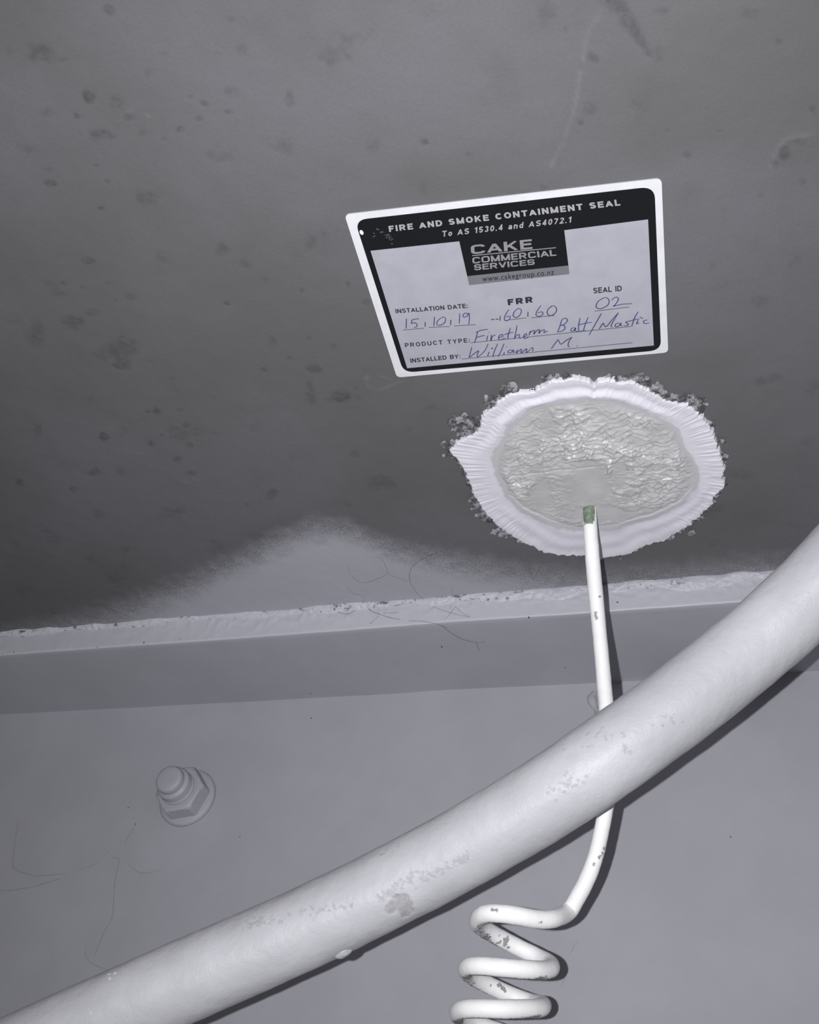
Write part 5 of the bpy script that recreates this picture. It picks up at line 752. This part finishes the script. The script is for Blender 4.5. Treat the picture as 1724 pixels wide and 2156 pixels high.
    G['n'] = (w, [[(e, 0), (e, x)], [(e, .42)] + arc(w / 2, .42, w / 2 - e, x - e - .42, 180, 0, 11) + [(w - e, 0)]])
    G['d'] = (w, [arc(w / 2, m, w / 2 - e, m - lo, 0, 360, 22), [(w - e, 0), (w - e, 1)]])
    G[' '] = (0.36, [])
    return G

# stroke weight, squared forms, slant, letter gap, widening of the stroke sideways, material
STYLE = dict(title=(0.235, 0, 0, 0.22, MAT_PRINT_WHITE), italic=(0.19, 0, 0.2, 0.26, MAT_PRINT_WHITE), logo=(0.20, 1, 0, 0.12, MAT_PRINT_GREY),
             frr=(0.27, 0, 0, 0.24, MAT_PRINT_DARK), field=(0.20, 0, 0, 0.13, MAT_PRINT_DARK), fieldwide=(0.19, 0, 0, 0.28, MAT_PRINT_DARK))
def place_text(me, v, quad, z, name, mat, parent):
    x0, x1 = v[:, 0].min(), v[:, 0].max(); y1 = v[:, 1].max() if name == 'web_address_lettering' else 1.0
    u = (v[:, 0] - x0) / (x1 - x0); w = v[:, 1] / y1
    BL, BR, TL, TR = (np.array(p) for p in quad)
    xy = (1 - w)[:, None] * ((1 - u)[:, None] * BL + u[:, None] * BR) + w[:, None] * ((1 - u)[:, None] * TL + u[:, None] * TR)
    me.vertices.foreach_set('co', np.c_[xy, np.full(len(v), 1.0) * z].astype(np.float32).ravel())
    me.materials.clear(); me.materials.append(mat); me.update()
    o = bpy.data.objects.new(name, me); COL.objects.link(o)
    o.parent = parent; o.matrix_parent_inverse = Matrix.Translation(-Vector(parent.location))
    return o

def ribbon(P, w):
    """left and right outline of a mitred stroke, closed if the ends meet"""
    keep = np.r_[True, np.linalg.norm(np.diff(P, axis=0), axis=1) > 1e-9]; P = P[keep]
    d_ = np.diff(P, axis=0); d_ /= np.linalg.norm(d_, axis=1)[:, None]
    closed = np.linalg.norm(P[0] - P[-1]) < 1e-6
    a = np.vstack([d_[-1:] if closed else d_[:1], d_]); b = np.vstack([d_, d_[:1] if closed else d_[-1:]])
    n_ = np.stack([-(a + b)[:, 1], (a + b)[:, 0]], 1); n_ /= np.linalg.norm(n_, axis=1)[:, None] + 1e-9
    k = np.clip((n_ * np.stack([-b[:, 1], b[:, 0]], 1)).sum(1), 0.5, 1)
    return P + n_ * (w / 2 / k)[:, None], P - n_ * (w / 2 / k)[:, None]

def text_obj(name, body, quad, style, z, parent):
    if style == 'web':                                      # light lower-case line in the built-in typeface
        cu = bpy.data.curves.new(name, 'FONT'); cu.body = body; cu.offset = 0.012; cu.space_character = 1.15; cu.resolution_u = 6
        tmp = bpy.data.objects.new('tmp', cu); COL.objects.link(tmp)
        me = bpy.data.meshes.new_from_object(tmp.evaluated_get(bpy.context.evaluated_depsgraph_get())); me.name = name
        bpy.data.objects.remove(tmp); bpy.data.curves.remove(cu)
        v = np.empty(len(me.vertices) * 3, np.float32); me.vertices.foreach_get('co', v)
        return place_text(me, v.reshape(-1, 3), quad, z, name, MAT_PRINT_DARK, parent)
    t, square, slant, gap, mat = STYLE[style]
    G = glyphs(t, square); V, F = [], []
    x = 0.0
    layer = []
    for ch in body:
        w, strokes = G[ch]
        for k, st_ in enumerate(strokes):
            L, R = ribbon(np.array(st_, float), t)
            n0 = len(V); n = len(L); V.extend((L + (x, 0)).tolist()); V.extend((R + (x, 0)).tolist()); layer += [k] * (2 * n)
            F += [(n0 + a, n0 + a + 1, n0 + n + a + 1, n0 + n + a) for a in range(n - 1)]
        x += w + gap
    v = np.array(V)
    v[:, 1] = np.clip(v[:, 1], 0, 1); v[:, 0] += slant * v[:, 1]
    me = bpy.data.meshes.new(name); me.from_pydata(np.c_[v, v[:, 0] * 0].tolist(), [], F)
    return place_text(me, v, quad, z - np.array(layer) * 0.000008, name, mat, parent)

def build_label():
    q = D['label_outer']; c = np.mean(q, axis=0)
    t = thing('seal_label', 'white sticker with black frame and handwritten entries, stuck on the ceiling above the seal', 'label', (c[0], c[1], CEIL_Z))
    polygon_obj('card', [rounded(q, 0.0022)], LZ, MAT_CARD, t, 0.0005)
    frame = polygon_obj('black_frame', [rounded(D['label_black'], 0.0050)], LZ - STEP, MAT_BLACK, t); frame['label'] = 'thick black printed frame with title band and logo box'
    panel = polygon_obj('writing_panel', [D['label_window']], LZ - 2 * STEP, MAT_PANEL, t)
    strip = polygon_obj('web_address_strip', [D['label_strip']], LZ - 2 * STEP - 0.00004, MAT_GREY, t); strip['label'] = 'grey strip under the logo box'
    z = LZ - 3 * STEP
    names = dict(title='title_lettering', italic='standard_lettering', logo='logo_lettering', web='web_address_lettering', frr='rating_lettering', field='field_lettering', fieldwide='field_lettering')
    for body, quad, style in D['texts']:
        text_obj(names[style], body, quad, style, z, frame if style in ('title', 'italic', 'logo') else strip if style == 'web' else panel)
    polygon_obj('logo_rule', stroke(D['logo_rule'], 0.00042, False), z, MAT_PRINT_GREY, frame)
    for l in D['rules']:
        polygon_obj('ruled_line', stroke(l, 0.00028 if len(l) == 2 and abs(l[0][0] - l[1][0]) > 0.002 else 0.0004, False), z, MAT_RULE, panel)
    for l in D['dashes']:
        polygon_obj('printed_dash', stroke(l, 0.00042, False), z, MAT_PRINT_DARK, panel)
    for i, (k, ss) in enumerate(D['hand'].items()):
        fc = []
        zz = []
        for ns, s_ in enumerate(ss):
            f0 = len(fc); fc += stroke(s_, 0.00042 if len(s_) > 2 or np.hypot(s_[0][0] - s_[1][0], s_[0][1] - s_[1][1]) > 0.0008 else 0.0006)
            zz += [z - STEP / 2 - ns * 0.000006] * (len(fc) - f0)
        polygon_obj('handwriting', fc, zz, MAT_PEN, panel)['label'] = 'blue pen handwriting, ' + {'date': 'the date', 'rating': 'the rating numbers', 'seal number': 'the seal number', 'product': 'the product line', 'installer': 'the installer line'}[k]
    rng = random.Random(2); lp = []
    for (x, y) in D['label_scuffs']:
        a0 = rng.random() * 6; s_ = rng.uniform(0.00018, 0.00055)
        lp.append([(x + s_ * rng.uniform(.5, 1.3) * math.cos(a0 + a), y + 0.8 * s_ * rng.uniform(.4, 1.2) * math.sin(a0 + a)) for a in np.linspace(0, 2 * math.pi, 7, endpoint=False)])
    polygon_obj('scuff_mark', lp, z, MAT_SCUFF, frame)['kind'] = 'stuff'
    x, y = D['label_glint'][0]
    polygon_obj('painted_glint', [[(x + 0.0007 * math.cos(a), y + 0.0011 * math.sin(a)) for a in np.linspace(0, 2 * math.pi, 14, endpoint=False)]], z, MAT_GLINT, frame)['label'] = 'small glint painted as a white spot on the black band'  # specular glint put into the colour as a white dot
build_label()

# ------------------------------------------------------------------ loose strands of web and hair
for label, lines, w in D['strands']:
    V, F = [], []
    for line in lines:
        P = catmull(line, 8) if len(line) > 2 else np.array(line, float)
        n = len(P); rad = w * 0.001 * 0.5 * (0.55 + 0.45 * np.sin(np.linspace(0.2, math.pi - 0.2, n))) * (1 + 0.4 * vnoise(P * 400, 3))
        C, rd, Nn, s = tube(np.c_[P, rad], 6)
        base = len(V); V += (C[:, None, :] + Nn * rd[:, None, None]).reshape(-1, 3).tolist()
        F += [tuple(base + i for i in q) for q in capped(grid_faces(n, 6, True), n, 6)]
    tag(mesh_obj('cobweb_strand', V, F, MAT_STRAND, smooth=True), label, 'cobweb')
